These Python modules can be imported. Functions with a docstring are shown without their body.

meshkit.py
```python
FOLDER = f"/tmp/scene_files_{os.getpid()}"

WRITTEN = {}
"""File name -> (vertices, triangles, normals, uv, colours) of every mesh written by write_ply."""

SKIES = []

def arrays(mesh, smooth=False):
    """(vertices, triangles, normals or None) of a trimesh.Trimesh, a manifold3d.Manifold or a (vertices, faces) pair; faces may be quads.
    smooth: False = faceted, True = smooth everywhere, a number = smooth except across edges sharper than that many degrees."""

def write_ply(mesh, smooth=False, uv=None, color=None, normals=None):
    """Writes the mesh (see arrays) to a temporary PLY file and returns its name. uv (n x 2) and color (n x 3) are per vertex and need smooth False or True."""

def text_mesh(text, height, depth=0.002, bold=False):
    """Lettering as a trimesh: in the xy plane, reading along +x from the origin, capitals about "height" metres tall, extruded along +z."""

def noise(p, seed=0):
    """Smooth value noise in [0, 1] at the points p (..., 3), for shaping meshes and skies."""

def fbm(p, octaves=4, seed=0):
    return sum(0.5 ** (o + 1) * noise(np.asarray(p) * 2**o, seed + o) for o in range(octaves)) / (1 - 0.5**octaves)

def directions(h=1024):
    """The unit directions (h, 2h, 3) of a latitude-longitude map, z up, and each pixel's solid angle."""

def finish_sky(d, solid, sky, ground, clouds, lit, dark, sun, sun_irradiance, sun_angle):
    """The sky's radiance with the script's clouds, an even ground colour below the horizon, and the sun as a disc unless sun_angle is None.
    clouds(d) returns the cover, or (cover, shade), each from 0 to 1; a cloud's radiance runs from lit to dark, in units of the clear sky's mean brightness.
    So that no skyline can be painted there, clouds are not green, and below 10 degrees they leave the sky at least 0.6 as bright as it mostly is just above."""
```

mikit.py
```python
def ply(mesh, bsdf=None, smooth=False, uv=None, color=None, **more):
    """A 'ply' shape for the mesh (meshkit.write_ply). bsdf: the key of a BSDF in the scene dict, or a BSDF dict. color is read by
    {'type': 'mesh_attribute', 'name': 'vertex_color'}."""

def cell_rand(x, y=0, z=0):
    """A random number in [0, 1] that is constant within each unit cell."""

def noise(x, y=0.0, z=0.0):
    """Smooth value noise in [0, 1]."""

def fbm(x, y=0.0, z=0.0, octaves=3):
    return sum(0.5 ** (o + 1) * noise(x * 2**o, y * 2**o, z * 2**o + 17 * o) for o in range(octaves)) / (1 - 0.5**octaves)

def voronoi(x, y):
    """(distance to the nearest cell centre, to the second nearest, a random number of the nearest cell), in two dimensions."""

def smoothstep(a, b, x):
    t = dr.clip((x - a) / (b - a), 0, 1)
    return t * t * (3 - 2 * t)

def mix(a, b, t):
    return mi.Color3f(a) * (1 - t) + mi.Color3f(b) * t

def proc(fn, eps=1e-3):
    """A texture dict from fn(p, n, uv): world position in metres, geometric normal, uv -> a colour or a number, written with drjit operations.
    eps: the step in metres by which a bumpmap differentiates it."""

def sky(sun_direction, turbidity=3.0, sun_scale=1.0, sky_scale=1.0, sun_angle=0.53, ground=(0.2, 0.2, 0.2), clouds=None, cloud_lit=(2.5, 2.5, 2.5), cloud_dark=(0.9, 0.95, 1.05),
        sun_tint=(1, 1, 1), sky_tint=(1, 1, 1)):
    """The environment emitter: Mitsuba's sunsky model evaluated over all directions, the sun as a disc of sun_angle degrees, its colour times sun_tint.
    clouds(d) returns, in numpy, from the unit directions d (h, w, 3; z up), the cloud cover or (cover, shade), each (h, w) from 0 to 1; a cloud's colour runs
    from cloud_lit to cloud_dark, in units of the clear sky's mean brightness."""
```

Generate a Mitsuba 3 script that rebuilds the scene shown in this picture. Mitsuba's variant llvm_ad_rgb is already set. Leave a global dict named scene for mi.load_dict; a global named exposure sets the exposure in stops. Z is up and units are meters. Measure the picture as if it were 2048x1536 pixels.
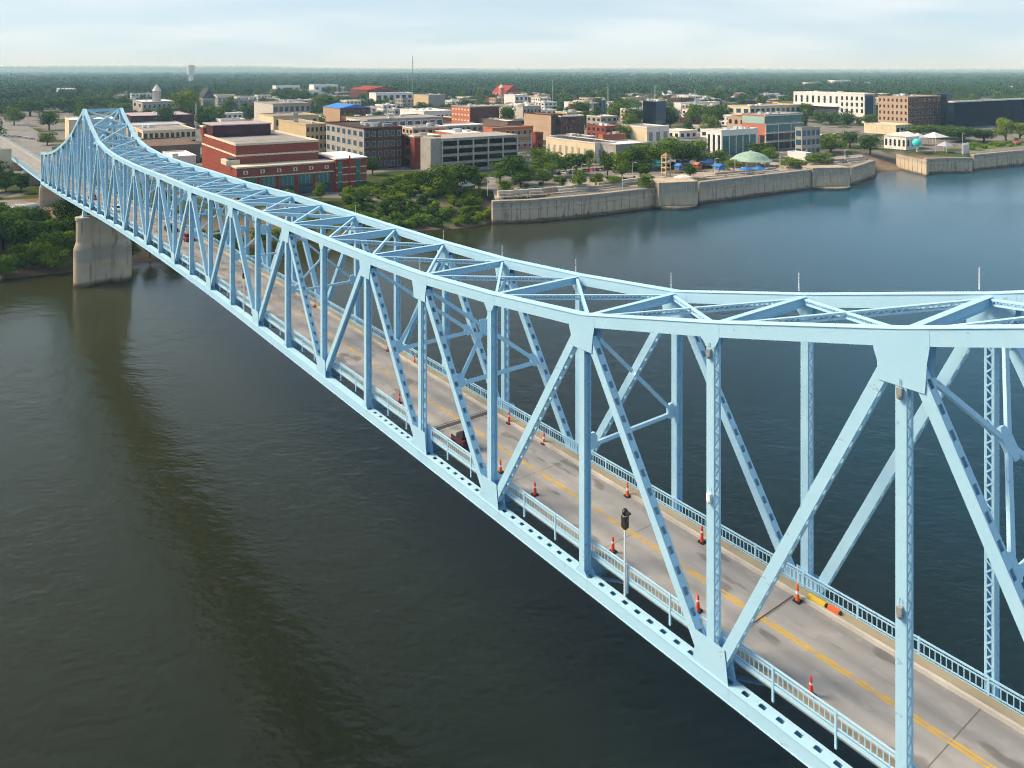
import math, random
import numpy as np
import drjit as dr
import mitsuba as mi
import mikit, meshkit
from mikit import proc, noise, fbm, smoothstep, mix, voronoi, cell_rand

T = mi.ScalarTransform4f
scene, labels = {}, {}
rng = np.random.default_rng(7)
random.seed(7)

# ---------------------------------------------------------------- camera, sky, exposure
F, HOR, HC = 1571.0, 138.0, 58.0          # focal length and horizon row in pixels of the 2048 x 1536 photograph, eye height above the river
scene['camera'] = {'type': 'perspective', 'fov': math.degrees(2 * math.atan(1024 / F)), 'fov_axis': 'x', 'near_clip': 1.0, 'far_clip': 60000.0,
                   'principal_point_offset_y': (768 - HOR) / 1536,
                   'to_world': T().look_at(origin=[0, 0, HC], target=[0, 100, HC], up=[0, 0, 1])}
exposure = 2.15


def clouds(d):
    el = np.clip(d[..., 2], 0.02, 1)
    q = np.stack([d[..., 0] / (el + 0.12), d[..., 1] / (el + 0.12), el * 0], -1)
    wisp = meshkit.fbm(q * np.array([0.9, 1.6, 1]) + 3.1, 5, 4)
    fine = meshkit.fbm(q * 3.1 + 9.7, 4, 9)
    veil = np.clip((wisp - 0.40) * 2.6, 0, 1) * (0.6 + 0.5 * fine)
    low = np.exp(-np.clip(d[..., 2], 0, 1) / 0.22)
    return np.clip(0.14 + 0.76 * low + 0.40 * veil * (0.45 + 0.55 * low), 0, 0.96), np.clip(0.75 - 0.75 * veil, 0, 1)


scene['sky'] = mikit.sky((-0.80, 0.16, 0.74), turbidity=3.2, sun_scale=1.1, sky_scale=1.0, sun_angle=24.0, ground=(0.12, 0.14, 0.12), clouds=clouds,
                         cloud_lit=(2.3, 2.55, 2.65), cloud_dark=(1.62, 2.12, 2.36), sun_tint=(1.0, 0.985, 0.96))

# ---------------------------------------------------------------- helpers
def V(*a):
    return np.array(a, float)


def unit(a):
    a = np.asarray(a, float)
    return a / np.linalg.norm(a)


def at(x, y, z=8.0):
    """The point at height z that the photograph shows at pixel x, y (used to survey the site)."""
    Y = F * (HC - z) / (y - HOR)
    return V((x - 1024) / F * Y, Y, z)


def at_depth(x, y, Y):
    return V((x - 1024) / F * Y, Y, HC - (y - HOR) * Y / F)


BOXF = np.array([[0, 2, 3, 1], [4, 5, 7, 6], [0, 1, 5, 4], [2, 6, 7, 3], [0, 4, 6, 2], [1, 3, 7, 5]])


class MB:
    def __init__(self):
        self.v, self.f, self.n = [], [], 0

    def raw(self, v, f):
        v, f = np.asarray(v, float), np.asarray(f, int)
        if f.shape[1] == 4:
            f = np.vstack([f[:, [0, 1, 2]], f[:, [0, 2, 3]]])
        self.v.append(v); self.f.append(f + self.n); self.n += len(v)
        return self

    def box(self, c, a, b, d):
        """A box about c with the half-axes a, b, d."""
        c, a, b, d = (np.asarray(q, float) for q in (c, a, b, d))
        if np.dot(np.cross(a, b), d) < 0:
            d = -d
        return self.raw([c + i * a + j * b + k * d for i in (-1, 1) for j in (-1, 1) for k in (-1, 1)], BOXF)

    def aabb(self, x0, x1, y0, y1, z0, z1):
        return self.box(V(x0 + x1, y0 + y1, z0 + z1) / 2, V(x1 - x0, 0, 0) / 2, V(0, y1 - y0, 0) / 2, V(0, 0, z1 - z0) / 2)

    def bar(self, p0, p1, side, w, h):
        """A bar from p0 to p1, w wide along side, h deep across."""
        p0, p1 = np.asarray(p0, float), np.asarray(p1, float)
        a = p1 - p0
        s = np.asarray(side, float)
        s = unit(s - a * np.dot(s, a) / np.dot(a, a))
        t = unit(np.cross(a, s))
        return self.box((p0 + p1) / 2, a / 2, s * w / 2, t * h / 2)

    def hexa(self, c8):
        """Eight corners: four of one end in order, four of the other."""
        f = np.array([[0, 3, 2, 1], [4, 5, 6, 7], [0, 1, 5, 4], [1, 2, 6, 5], [2, 3, 7, 6], [3, 0, 4, 7]])
        c8 = np.asarray(c8, float)
        if np.dot(np.cross(c8[1] - c8[0], c8[3] - c8[0]), c8[4] - c8[0]) < 0:
            f = f[:, ::-1]
        return self.raw(c8, f)

    def prism(self, pts, off):
        """A convex polygon pts pushed along off."""
        pts, off = np.asarray(pts, float), np.asarray(off, float)
        n = len(pts)
        nn = np.cross(pts[1] - pts[0], pts[2] - pts[0])
        if np.dot(nn, off) < 0:
            pts = pts[::-1]
        f = [[0, i + 1, i] for i in range(1, n - 1)] + [[n, n + i, n + i + 1] for i in range(1, n - 1)]
        for i in range(n):
            j = (i + 1) % n
            f += [[i, j, n + j], [i, n + j, n + i]]
        return self.raw(np.vstack([pts, pts + off]), f)

    def tube(self, p0, p1, r0, r1=None, n=8, cap=True):
        p0, p1 = np.asarray(p0, float), np.asarray(p1, float)
        r1 = r0 if r1 is None else r1
        a = unit(p1 - p0)
        x = unit(np.cross(a, V(0, 0, 1) if abs(a[2]) < 0.9 else V(1, 0, 0)))
        y = np.cross(a, x)
        th = np.arange(n) * 2 * math.pi / n
        ring = np.cos(th)[:, None] * x + np.sin(th)[:, None] * y
        v = np.vstack([p0 + ring * r0, p1 + ring * r1, [p0], [p1]])
        f = []
        for i in range(n):
            j = (i + 1) % n
            f += [[i, j, n + j], [i, n + j, n + i]]
            if cap:
                f += [[2 * n, j, i], [2 * n + 1, n + i, n + j]]
        return self.raw(v, f)

    def lathe(self, c, prof, n=14):
        """(radius, height) pairs turned about the vertical through c."""
        for (r0, z0), (r1, z1) in zip(prof[:-1], prof[1:]):
            self.tube(c + V(0, 0, z0), c + V(0, 0, z1), max(r0, 1e-3), max(r1, 1e-3), n, cap=False)
        return self.tube(c + V(0, 0, prof[-1][1] - 1e-3), c + V(0, 0, prof[-1][1]), max(prof[-1][0], 1e-3), max(prof[-1][0], 1e-3), n)

    def mesh(self):
        return np.vstack(self.v), np.vstack(self.f)


taken = {}


def key_for(name):
    k = taken.get(name, 0)
    taken[name] = k + 1
    return name if k == 0 else f'{name}_{k:03d}'


def put(name, mesh, bsdf, parent=None, smooth=False, to_world=None, kind=None):
    key = key_for(f'{parent}__{name}' if parent else name)
    d = dict(mesh) if isinstance(mesh, dict) else mikit.ply(mesh.mesh() if isinstance(mesh, MB) else mesh, bsdf, smooth=smooth)
    if isinstance(mesh, dict):
        d['bsdf'] = {'type': 'ref', 'id': bsdf}
    if to_world is not None:
        d['to_world'] = to_world
    scene[key] = d
    if kind:
        labels[key] = {'kind': kind}
    return key


def thing(name, label, cat, group=None):
    key = key_for(name)
    labels[key] = {'label': label, 'category': cat}
    if group:
        labels[key]['group'] = group
    return key


def struct(name, mesh, bsdf, label=None, smooth=False):
    k = put(name, mesh, bsdf, smooth=smooth)
    labels[k] = {'kind': 'structure'}
    if label:
        labels[k]['label'] = label
    return k


UNIT = mikit.ply(MB().box(V(0, 0, 0), V(.5, 0, 0), V(0, .5, 0), V(0, 0, .5)).mesh())


def unit_at(c, a, b, d):
    """to_world that takes the unit cube to the box about c with the full axes a, b, d."""
    if np.dot(np.cross(a, b), d) < 0:
        d = -np.asarray(d)
    m = np.eye(4)
    m[:3, 0], m[:3, 1], m[:3, 2], m[:3, 3] = a, b, d, c
    return T(m.tolist())


# ---------------------------------------------------------------- materials
def plain(key, c, rough=None, var=0.12, scale=0.35, dirt=None):
    """A painted or mineral surface whose tone wanders a little."""
    c = [float(q) for q in c]

    def fn(p, n, uv):
        w = fbm(p.x * scale, p.y * scale, p.z * scale, 3) - 0.5
        col = mi.Color3f(*c) * (1 + 2 * var * w)
        if dirt:
            m = smoothstep(0.55, 0.75, fbm(p.x * 1.3 + 5, p.y * 1.3, p.z * 0.25, 3))
            col = mix(col, mi.Color3f(*dirt), m * 0.5)
        return col
    tex = proc(fn)
    b = {'type': 'diffuse', 'reflectance': tex} if rough is None else {'type': 'principled', 'base_color': tex, 'roughness': rough, 'specular': 0.4}
    scene[key] = {'type': 'twosided', 'b': b}


def flat(key, c, rough=None, metallic=0.0):
    rgb = {'type': 'rgb', 'value': [float(q) for q in c]}
    b = {'type': 'diffuse', 'reflectance': rgb} if rough is None else {'type': 'principled', 'base_color': rgb, 'roughness': rough, 'metallic': metallic}
    scene[key] = {'type': 'twosided', 'b': b}


def steel_fn(p, n, uv):
    w = fbm(p.x * 0.5, p.y * 0.5, p.z * 0.5, 3)
    streak = fbm(p.x * 3.0, p.y * 3.0, p.z * 0.35, 2)
    c = mix(mi.Color3f(0.31, 0.55, 0.71), mi.Color3f(0.38, 0.60, 0.745), w)
    c = mix(c, mi.Color3f(0.45, 0.565, 0.60), smoothstep(0.62, 0.85, streak) * 0.25)
    rust = smoothstep(0.79, 0.86, noise(p.x * 1.7 + 3, p.y * 1.7, p.z * 1.7) * 0.7 + 0.30 * noise(p.x * 9, p.y * 9, p.z * 9))
    return mix(c, mi.Color3f(0.20, 0.13, 0.09), rust * 0.32)


scene['steel'] = {'type': 'twosided', 'b': {'type': 'principled', 'base_color': proc(steel_fn), 'roughness': 0.45, 'specular': 0.45}}


AX_U = None                                   # set below, the bridge's direction


def road_fn(p, n, uv):
    s = p.x * -0.6003 + p.y * 0.7998
    t = p.x * 0.7998 + p.y * 0.6003 - 34.85
    a = fbm(s * 0.12, t * 0.9, 0, 4)
    b = fbm(s * 1.1, t * 2.2, 3, 3)
    c = mix(mi.Color3f(0.255, 0.257, 0.262), mi.Color3f(0.365, 0.364, 0.362), a)
    track = dr.exp(-dr.square((dr.abs(t - 4.47) - 1.1) * 2.2)) + dr.exp(-dr.square((dr.abs(t - 4.47) - 2.7) * 2.2))
    c = c * (1 - 0.16 * track)
    c = mix(c, mi.Color3f(0.40, 0.385, 0.36), smoothstep(0.55, 0.8, b) * 0.35)
    oil = smoothstep(0.66, 0.78, fbm(s * 0.45 + 7, t * 1.1, 9, 3))
    c = mix(c, mi.Color3f(0.10, 0.098, 0.095), oil * 0.55)
    fr = dr.abs(fbm(s * 0.5, t * 0.8, 21, 4) - 0.5)
    c = mix(c, mi.Color3f(0.11, 0.105, 0.10), (1 - smoothstep(0.0, 0.009, fr)) * 0.16)
    slab = dr.abs((s - 17.43) / 10.5 - dr.floor((s - 17.43) / 10.5 + 0.5))
    c = mix(c, mi.Color3f(0.15, 0.148, 0.145), 1 - smoothstep(0.0015, 0.005, slab))
    return c


scene['road'] = {'type': 'twosided', 'b': {'type': 'diffuse', 'reflectance': proc(road_fn)}}


def line_fn(p, n, uv):
    w = fbm(p.x * 2.2, p.y * 2.2, 1, 4)
    s = p.x * -0.6003 + p.y * 0.7998
    worn = smoothstep(0.44, 0.74, w + 0.20 * smoothstep(25, 75, s))
    return mix(mi.Color3f(0.53, 0.345, 0.075), mi.Color3f(0.37, 0.31, 0.22), worn)


scene['yellow_paint'] = {'type': 'twosided', 'b': {'type': 'diffuse', 'reflectance': proc(line_fn)}}


def curb_fn(p, n, uv):
    w = fbm(p.x * 0.8, p.y * 0.8, p.z, 4)
    top = mix(mi.Color3f(0.27, 0.235, 0.165), mi.Color3f(0.40, 0.355, 0.27), w)
    return top


scene['curb_dirt'] = {'type': 'twosided', 'b': {'type': 'diffuse', 'reflectance': proc(curb_fn)}}
plain('pale_concrete', (0.50, 0.475, 0.43), var=0.25, scale=0.8)


def conc_fn(p, n, uv):
    w = fbm(p.x * 0.18, p.y * 0.18, p.z * 0.4, 4)
    st = fbm(p.x * 1.1, p.y * 1.1, p.z * 0.10, 3)
    c = mix(mi.Color3f(0.43, 0.355, 0.25), mi.Color3f(0.55, 0.465, 0.35), w)
    c = mix(c, mi.Color3f(0.135, 0.12, 0.105), smoothstep(0.54, 0.74, st) * 0.6)
    c = mix(c, mi.Color3f(0.27, 0.25, 0.235), smoothstep(5.6, 6.8, p.z + 1.6 * (w - 0.5)) * (1 - smoothstep(9.5, 11.0, p.z)) * 0.55)
    c = mix(c, mi.Color3f(0.46, 0.42, 0.35), smoothstep(0.62, 0.72, noise(p.x * 0.33, p.y * 0.33, dr.floor(p.z / 1.9))) * 0.35)
    return mix(c, mi.Color3f(0.095, 0.065, 0.04), (1 - smoothstep(0.9, 2.0, p.z + w)) * 0.88)


scene['concrete'] = {'type': 'twosided', 'b': {'type': 'diffuse', 'reflectance': proc(conc_fn)}}


def brick(key, a, b, mortar=(0.36, 0.32, 0.28)):
    def fn(p, n, uv):
        row = dr.floor(p.z / 0.30)
        along = (p.x * 0.8 + p.y * 0.6) / 0.9 + 0.5 * (row - 2 * dr.floor(row / 2))
        r = cell_rand(along, row, 3)
        w = fbm(p.x * 0.15, p.y * 0.15, p.z * 0.3, 3)
        return mix(mi.Color3f(*a), mi.Color3f(*b), 0.45 * r + 0.55 * w)
    scene[key] = {'type': 'twosided', 'b': {'type': 'diffuse', 'reflectance': proc(fn)}}


brick('red_brick', (0.225, 0.060, 0.046), (0.30, 0.095, 0.070))
brick('dark_brick', (0.085, 0.042, 0.034), (0.14, 0.072, 0.058))
brick('tan_brick', (0.40, 0.285, 0.20), (0.50, 0.37, 0.27))
plain('cream_wall', (0.66, 0.57, 0.40), var=0.12, scale=0.2, dirt=(0.42, 0.36, 0.27))
plain('tan_wall', (0.52, 0.41, 0.25), var=0.12, scale=0.2)
plain('white_wall', (0.72, 0.71, 0.68), var=0.08, scale=0.2, dirt=(0.5, 0.49, 0.46))
plain('grey_wall', (0.36, 0.345, 0.32), var=0.18, scale=0.2, dirt=(0.2, 0.19, 0.18))
plain('coral_wall', (0.48, 0.17, 0.13), var=0.1, scale=0.3)
plain('orange_wall', (0.44, 0.165, 0.095), var=0.1, scale=0.3)
plain('navy_wall', (0.009, 0.016, 0.030), None, var=0.2, scale=0.1)
plain('maroon_wall', (0.085, 0.040, 0.050), var=0.2, scale=0.3)
plain('yellow_wall', (0.72, 0.55, 0.12), var=0.15, scale=0.15)
plain('white_roof', (0.74, 0.74, 0.73), var=0.1, scale=0.15, dirt=(0.45, 0.44, 0.42))
plain('grey_roof', (0.30, 0.29, 0.28), var=0.22, scale=0.15, dirt=(0.18, 0.175, 0.17))
plain('dark_roof', (0.075, 0.075, 0.082), var=0.25, scale=0.2)
plain('brown_roof', (0.175, 0.13, 0.11), var=0.25, scale=0.2)
plain('red_roof', (0.30, 0.06, 0.05), var=0.2, scale=0.2)
plain('green_roof', (0.24, 0.36, 0.29), 0.5, var=0.3, scale=0.4)
plain('blue_tarp', (0.03, 0.17, 0.50), 0.5, var=0.2, scale=0.4)
plain('mauve_roof', (0.40, 0.35, 0.37), var=0.15, scale=0.2)
flat('glass_dark', (0.022, 0.030, 0.036), 0.12)
flat('glass_teal', (0.045, 0.155, 0.145), 0.10)
flat('glass_blue', (0.030, 0.075, 0.115), 0.10)
flat('glass_pale', (0.30, 0.46, 0.40), 0.15)
flat('white_trim', (0.70, 0.68, 0.64))
flat('cream_trim', (0.64, 0.57, 0.44))
flat('cone_orange', (0.80, 0.125, 0.03), 0.5)
flat('cone_red', (0.70, 0.055, 0.035), 0.5)
flat('rubber', (0.018, 0.018, 0.018), 0.7)
flat('white_paint', (0.78, 0.78, 0.76), 0.4)
flat('black_paint', (0.016, 0.016, 0.017), 0.35)
flat('joint_dark', (0.055, 0.05, 0.048), 0.8)
flat('lens_dark', (0.05, 0.03, 0.03), 0.12)
flat('grey_metal', (0.33, 0.34, 0.34), 0.4, 0.3)
flat('silver', (0.55, 0.56, 0.57), 0.35, 0.4)
flat('turquoise', (0.06, 0.58, 0.53), 0.4)
flat('wood', (0.34, 0.22, 0.12))
flat('pale_wood', (0.55, 0.42, 0.27))
flat('pipe_yellow', (0.70, 0.48, 0.03), 0.5)
flat('trunk_bark', (0.095, 0.07, 0.05))


def ground_fn(p, n, uv):
    a = fbm(p.x * 0.035, p.y * 0.035, 0, 4)
    b = fbm(p.x * 0.25, p.y * 0.25, 5, 3)
    g = mix(mi.Color3f(0.045, 0.075, 0.026), mi.Color3f(0.10, 0.125, 0.05), b)
    k = mix(mi.Color3f(0.165, 0.158, 0.150), mi.Color3f(0.29, 0.275, 0.258), b)
    town = smoothstep(300.0, 330.0, p.y + 0.2 * p.x) * (1 - smoothstep(900.0, 1300.0, p.y))
    c = mix(g * 0.75, k * 0.85, dr.maximum(smoothstep(0.46, 0.54, a) * (1 - town), town * smoothstep(0.34, 0.42, a)))
    soil = mix(mi.Color3f(0.17, 0.12, 0.082), mi.Color3f(0.27, 0.21, 0.155), b)
    low = 1 - smoothstep(4.0, 7.6, p.z + 2.5 * (b - 0.5))
    c = mix(c, mix(soil, g, smoothstep(0.34, 0.46, fbm(p.x * 0.09, p.y * 0.09, 2, 3)) * smoothstep(-95.0, -70.0, p.x) * (1 - smoothstep(60.0, 90.0, p.x))), low)
    return mix(c, mi.Color3f(0.15, 0.12, 0.085), 1 - smoothstep(0.2, 1.0, p.z))


scene['ground_mat'] = {'type': 'twosided', 'b': {'type': 'diffuse', 'reflectance': proc(ground_fn)}}
plain('asphalt', (0.215, 0.214, 0.210), var=0.3, scale=0.12, dirt=(0.30, 0.295, 0.28))
plain('paving', (0.36, 0.315, 0.27), var=0.35, scale=0.3, dirt=(0.22, 0.19, 0.165))
plain('bare_soil', (0.21, 0.155, 0.11), var=0.35, scale=0.12)
plain('grass_mat', (0.10, 0.165, 0.035), var=0.4, scale=0.4)


def leaf(key, dark, light, scale=0.22):
    def fn(p, n, uv):
        a = fbm(p.x * scale, p.y * scale, p.z * scale, 3)
        b = cell_rand(p.x * 1.7, p.y * 1.7, p.z * 1.7)
        c = mix(mi.Color3f(*dark), mi.Color3f(*light), 0.6 * a + 0.4 * b)
        d = noise(p.x * 0.045 + 11, p.y * 0.045, 4)
        return mix(c, c * mi.Color3f(1.35, 1.12, 0.7), d * 0.8)
    scene[key] = {'type': 'twosided', 'b': {'type': 'diffuse', 'reflectance': proc(fn)}}


leaf('leaf_green', (0.034, 0.080, 0.013), (0.155, 0.255, 0.042))
leaf('leaf_deep', (0.018, 0.050, 0.014), (0.078, 0.155, 0.036))
leaf('leaf_light', (0.06, 0.12, 0.016), (0.21, 0.30, 0.048))
leaf('leaf_forest', (0.016, 0.056, 0.024), (0.058, 0.128, 0.048), 0.05)


def water_col(p, n, uv):
    a = fbm(p.x * 0.012, p.y * 0.012, 1, 4)
    mud = smoothstep(60.0, -70.0, p.x + 0.35 * (p.y - 200) * -1 + 90 * (a - 0.5)) * 0.55 + 0.30 * (a - 0.3)
    mud = dr.clip(mud, 0, 1)
    blue = smoothstep(-15.0, 130.0, p.x + 70 * (a - 0.5))
    return mix(mix(mi.Color3f(0.007, 0.012, 0.009), mi.Color3f(0.003, 0.052, 0.095), blue), mi.Color3f(0.034, 0.037, 0.014), mud)


def water_h(p, n, uv):
    g = fbm(p.x * 0.02 + 4, p.y * 0.02, 2, 3)
    amp = 0.35 + 1.1 * smoothstep(0.35, 0.7, g)
    w = noise(p.x * 0.9 + p.y * 0.5, p.y * 1.5 - p.x * 0.3, 1) + 0.5 * noise(p.x * 2.3 - p.y * 0.7, p.y * 3.4 + p.x, 5)
    return (0.024 * w + 0.045 * noise(p.x * 0.33 + p.y * 0.1, p.y * 0.42, 8)) * amp


scene['water_mat'] = {'type': 'bumpmap', 'arbitrary': proc(water_h, eps=0.05), 'scale': 1.0,
                      'bsdf': {'type': 'principled', 'base_color': proc(water_col), 'roughness': 0.14, 'eta': 1.28}}

# ---------------------------------------------------------------- the setting: river, land, flood wall
struct('river', (np.array([[-9000, -400, 0], [9000, -400, 0], [9000, 1500, 0], [-9000, 1500, 0]], float), np.array([[0, 1, 2, 3]])), 'water_mat')

SHORE = [at(*q, 0)[:2] for q in ((-900, 640), (-300, 590), (0, 562), (140, 548), (270, 530), (500, 494), (700, 474), (850, 463), (940, 458), (985, 448))]
WALL = [at(*q, 0)[:2] for q in ((985, 447), (1060, 444), (1180, 432), (1318, 414))]
WALL2 = [at(*q, 0)[:2] for q in ((1398, 407), (1500, 393), (1622, 377))]
WALL3 = [at(*q, 0)[:2] for q in ((1702, 370), (1750, 352))]
COVE = [at(*q, 0)[:2] for q in ((1752, 345), (1775, 343), (1802, 343), (1830, 338), (1850, 340))]
WALL4 = [at(*q, 0)[:2] for q in ((1852, 347), (1945, 345))]
WALL5 = [at(*q, 0)[:2] for q in ((1948, 340), (2048, 329), (2200, 318), (2500, 303), (3200, 280))]
from shapely.geometry import Polygon, Point, LineString
import shapely

edge = SHORE + WALL + WALL2 + WALL3 + COVE + WALL4 + WALL5
LAND = Polygon([tuple(q) for q in edge] + [(6000, 1500), (6000, 9000), (-6000, 9000), (-6000, 150)])
if not LAND.is_valid:
    LAND = LAND.buffer(0)
bank_line = LineString([tuple(q) for q in SHORE])
cove_line = LineString([tuple(q) for q in COVE])
wall_lines = shapely.union_all([LineString([tuple(q) for q in w]) for w in (WALL + WALL2 + WALL3, WALL4 + WALL5)])


def land_height(x, y):
    pts = shapely.points(x, y)
    ins = shapely.contains(LAND, pts)
    db, dw, dc = shapely.distance(bank_line, pts), shapely.distance(wall_lines, pts), shapely.distance(cove_line, pts)
    bank = -0.5 + np.minimum(db * 0.24, 2.2) + np.clip(db - 9, 0, 60) * 0.34
    bank += 0.9 * (meshkit.fbm(np.stack([x * 0.09, y * 0.09, x * 0], -1), 3, 3) - 0.5) * np.clip(db / 8, 0, 1) * np.clip((60 - db) / 30, 0, 1)
    cove = -0.5 + np.clip(dc, 0, 40) * 0.33
    z = np.minimum(8.0, np.minimum(bank, cove))
    z = np.where((dw < 1.2), -2.0, z)
    return np.where(ins, z, -2.0)


gx, gy = np.arange(-330, 420, 2.5), np.arange(196, 620, 2.5)
X, Y = np.meshgrid(gx, gy, indexing='ij')
Zg = land_height(X.ravel(), Y.ravel()).reshape(X.shape)
Zg[Y > 560] = 8.0
ii, jj = np.meshgrid(np.arange(len(gx) - 1), np.arange(len(gy) - 1), indexing='ij')
ny = len(gy)
quads = np.stack([ii * ny + jj, (ii + 1) * ny + jj, (ii + 1) * ny + jj + 1, ii * ny + jj + 1], -1).reshape(-1, 4)
keep = Zg.ravel()[quads].max(1) > -1.9
gm = MB().raw(np.stack([X.ravel(), Y.ravel(), Zg.ravel()], -1), quads[keep])
# the plain beyond, one sheet to the horizon
x0, x1, yy1 = gx[0], gx[-1], gy[-1]
gm.raw([[x0, yy1, 8], [x1, yy1, 8], [16000, 16000, 8], [-16000, 16000, 8]], [[0, 1, 2, 3]])
gm.raw([[x1, yy1, 8], [x1, 535, 8], [16000, 535, 8], [16000, 16000, 8]], [[0, 1, 2, 3]])
gm.raw([[x0, 212, 8], [x0, yy1, 8], [-16000, 16000, 8], [-16000, 212, 8]], [[0, 1, 2, 3]])
struct('ground', gm, 'ground_mat', smooth=True)


def ground_z(x, y):
    if gx[0] < x < gx[-1] - 3 and gy[0] < y < gy[-1] - 3:
        i, j = int((x - gx[0]) / 2.5), int((y - gy[0]) / 2.5)
        return float(Zg[i:i + 2, j:j + 2].mean())
    return 8.0


def sheet(name, pix, bsdf, dz, z=8.0, label=None):
    """A flat paved or planted area whose outline was surveyed from the photograph."""
    pts = [at(x, y, z) + V(0, 0, dz) for x, y in pix]
    import mapbox_earcut
    from trimesh.creation import triangulate_polygon
    poly = Polygon([tuple(q[:2]) for q in pts])
    v, f = triangulate_polygon(poly, engine='earcut')
    v3 = np.column_stack([v, np.full(len(v), z + dz)])
    n = np.cross(v3[f[0][1]] - v3[f[0][0]], v3[f[0][2]] - v3[f[0][0]])[2]
    return struct(name, (v3, f if n > 0 else f[:, ::-1]), bsdf, label)


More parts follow.
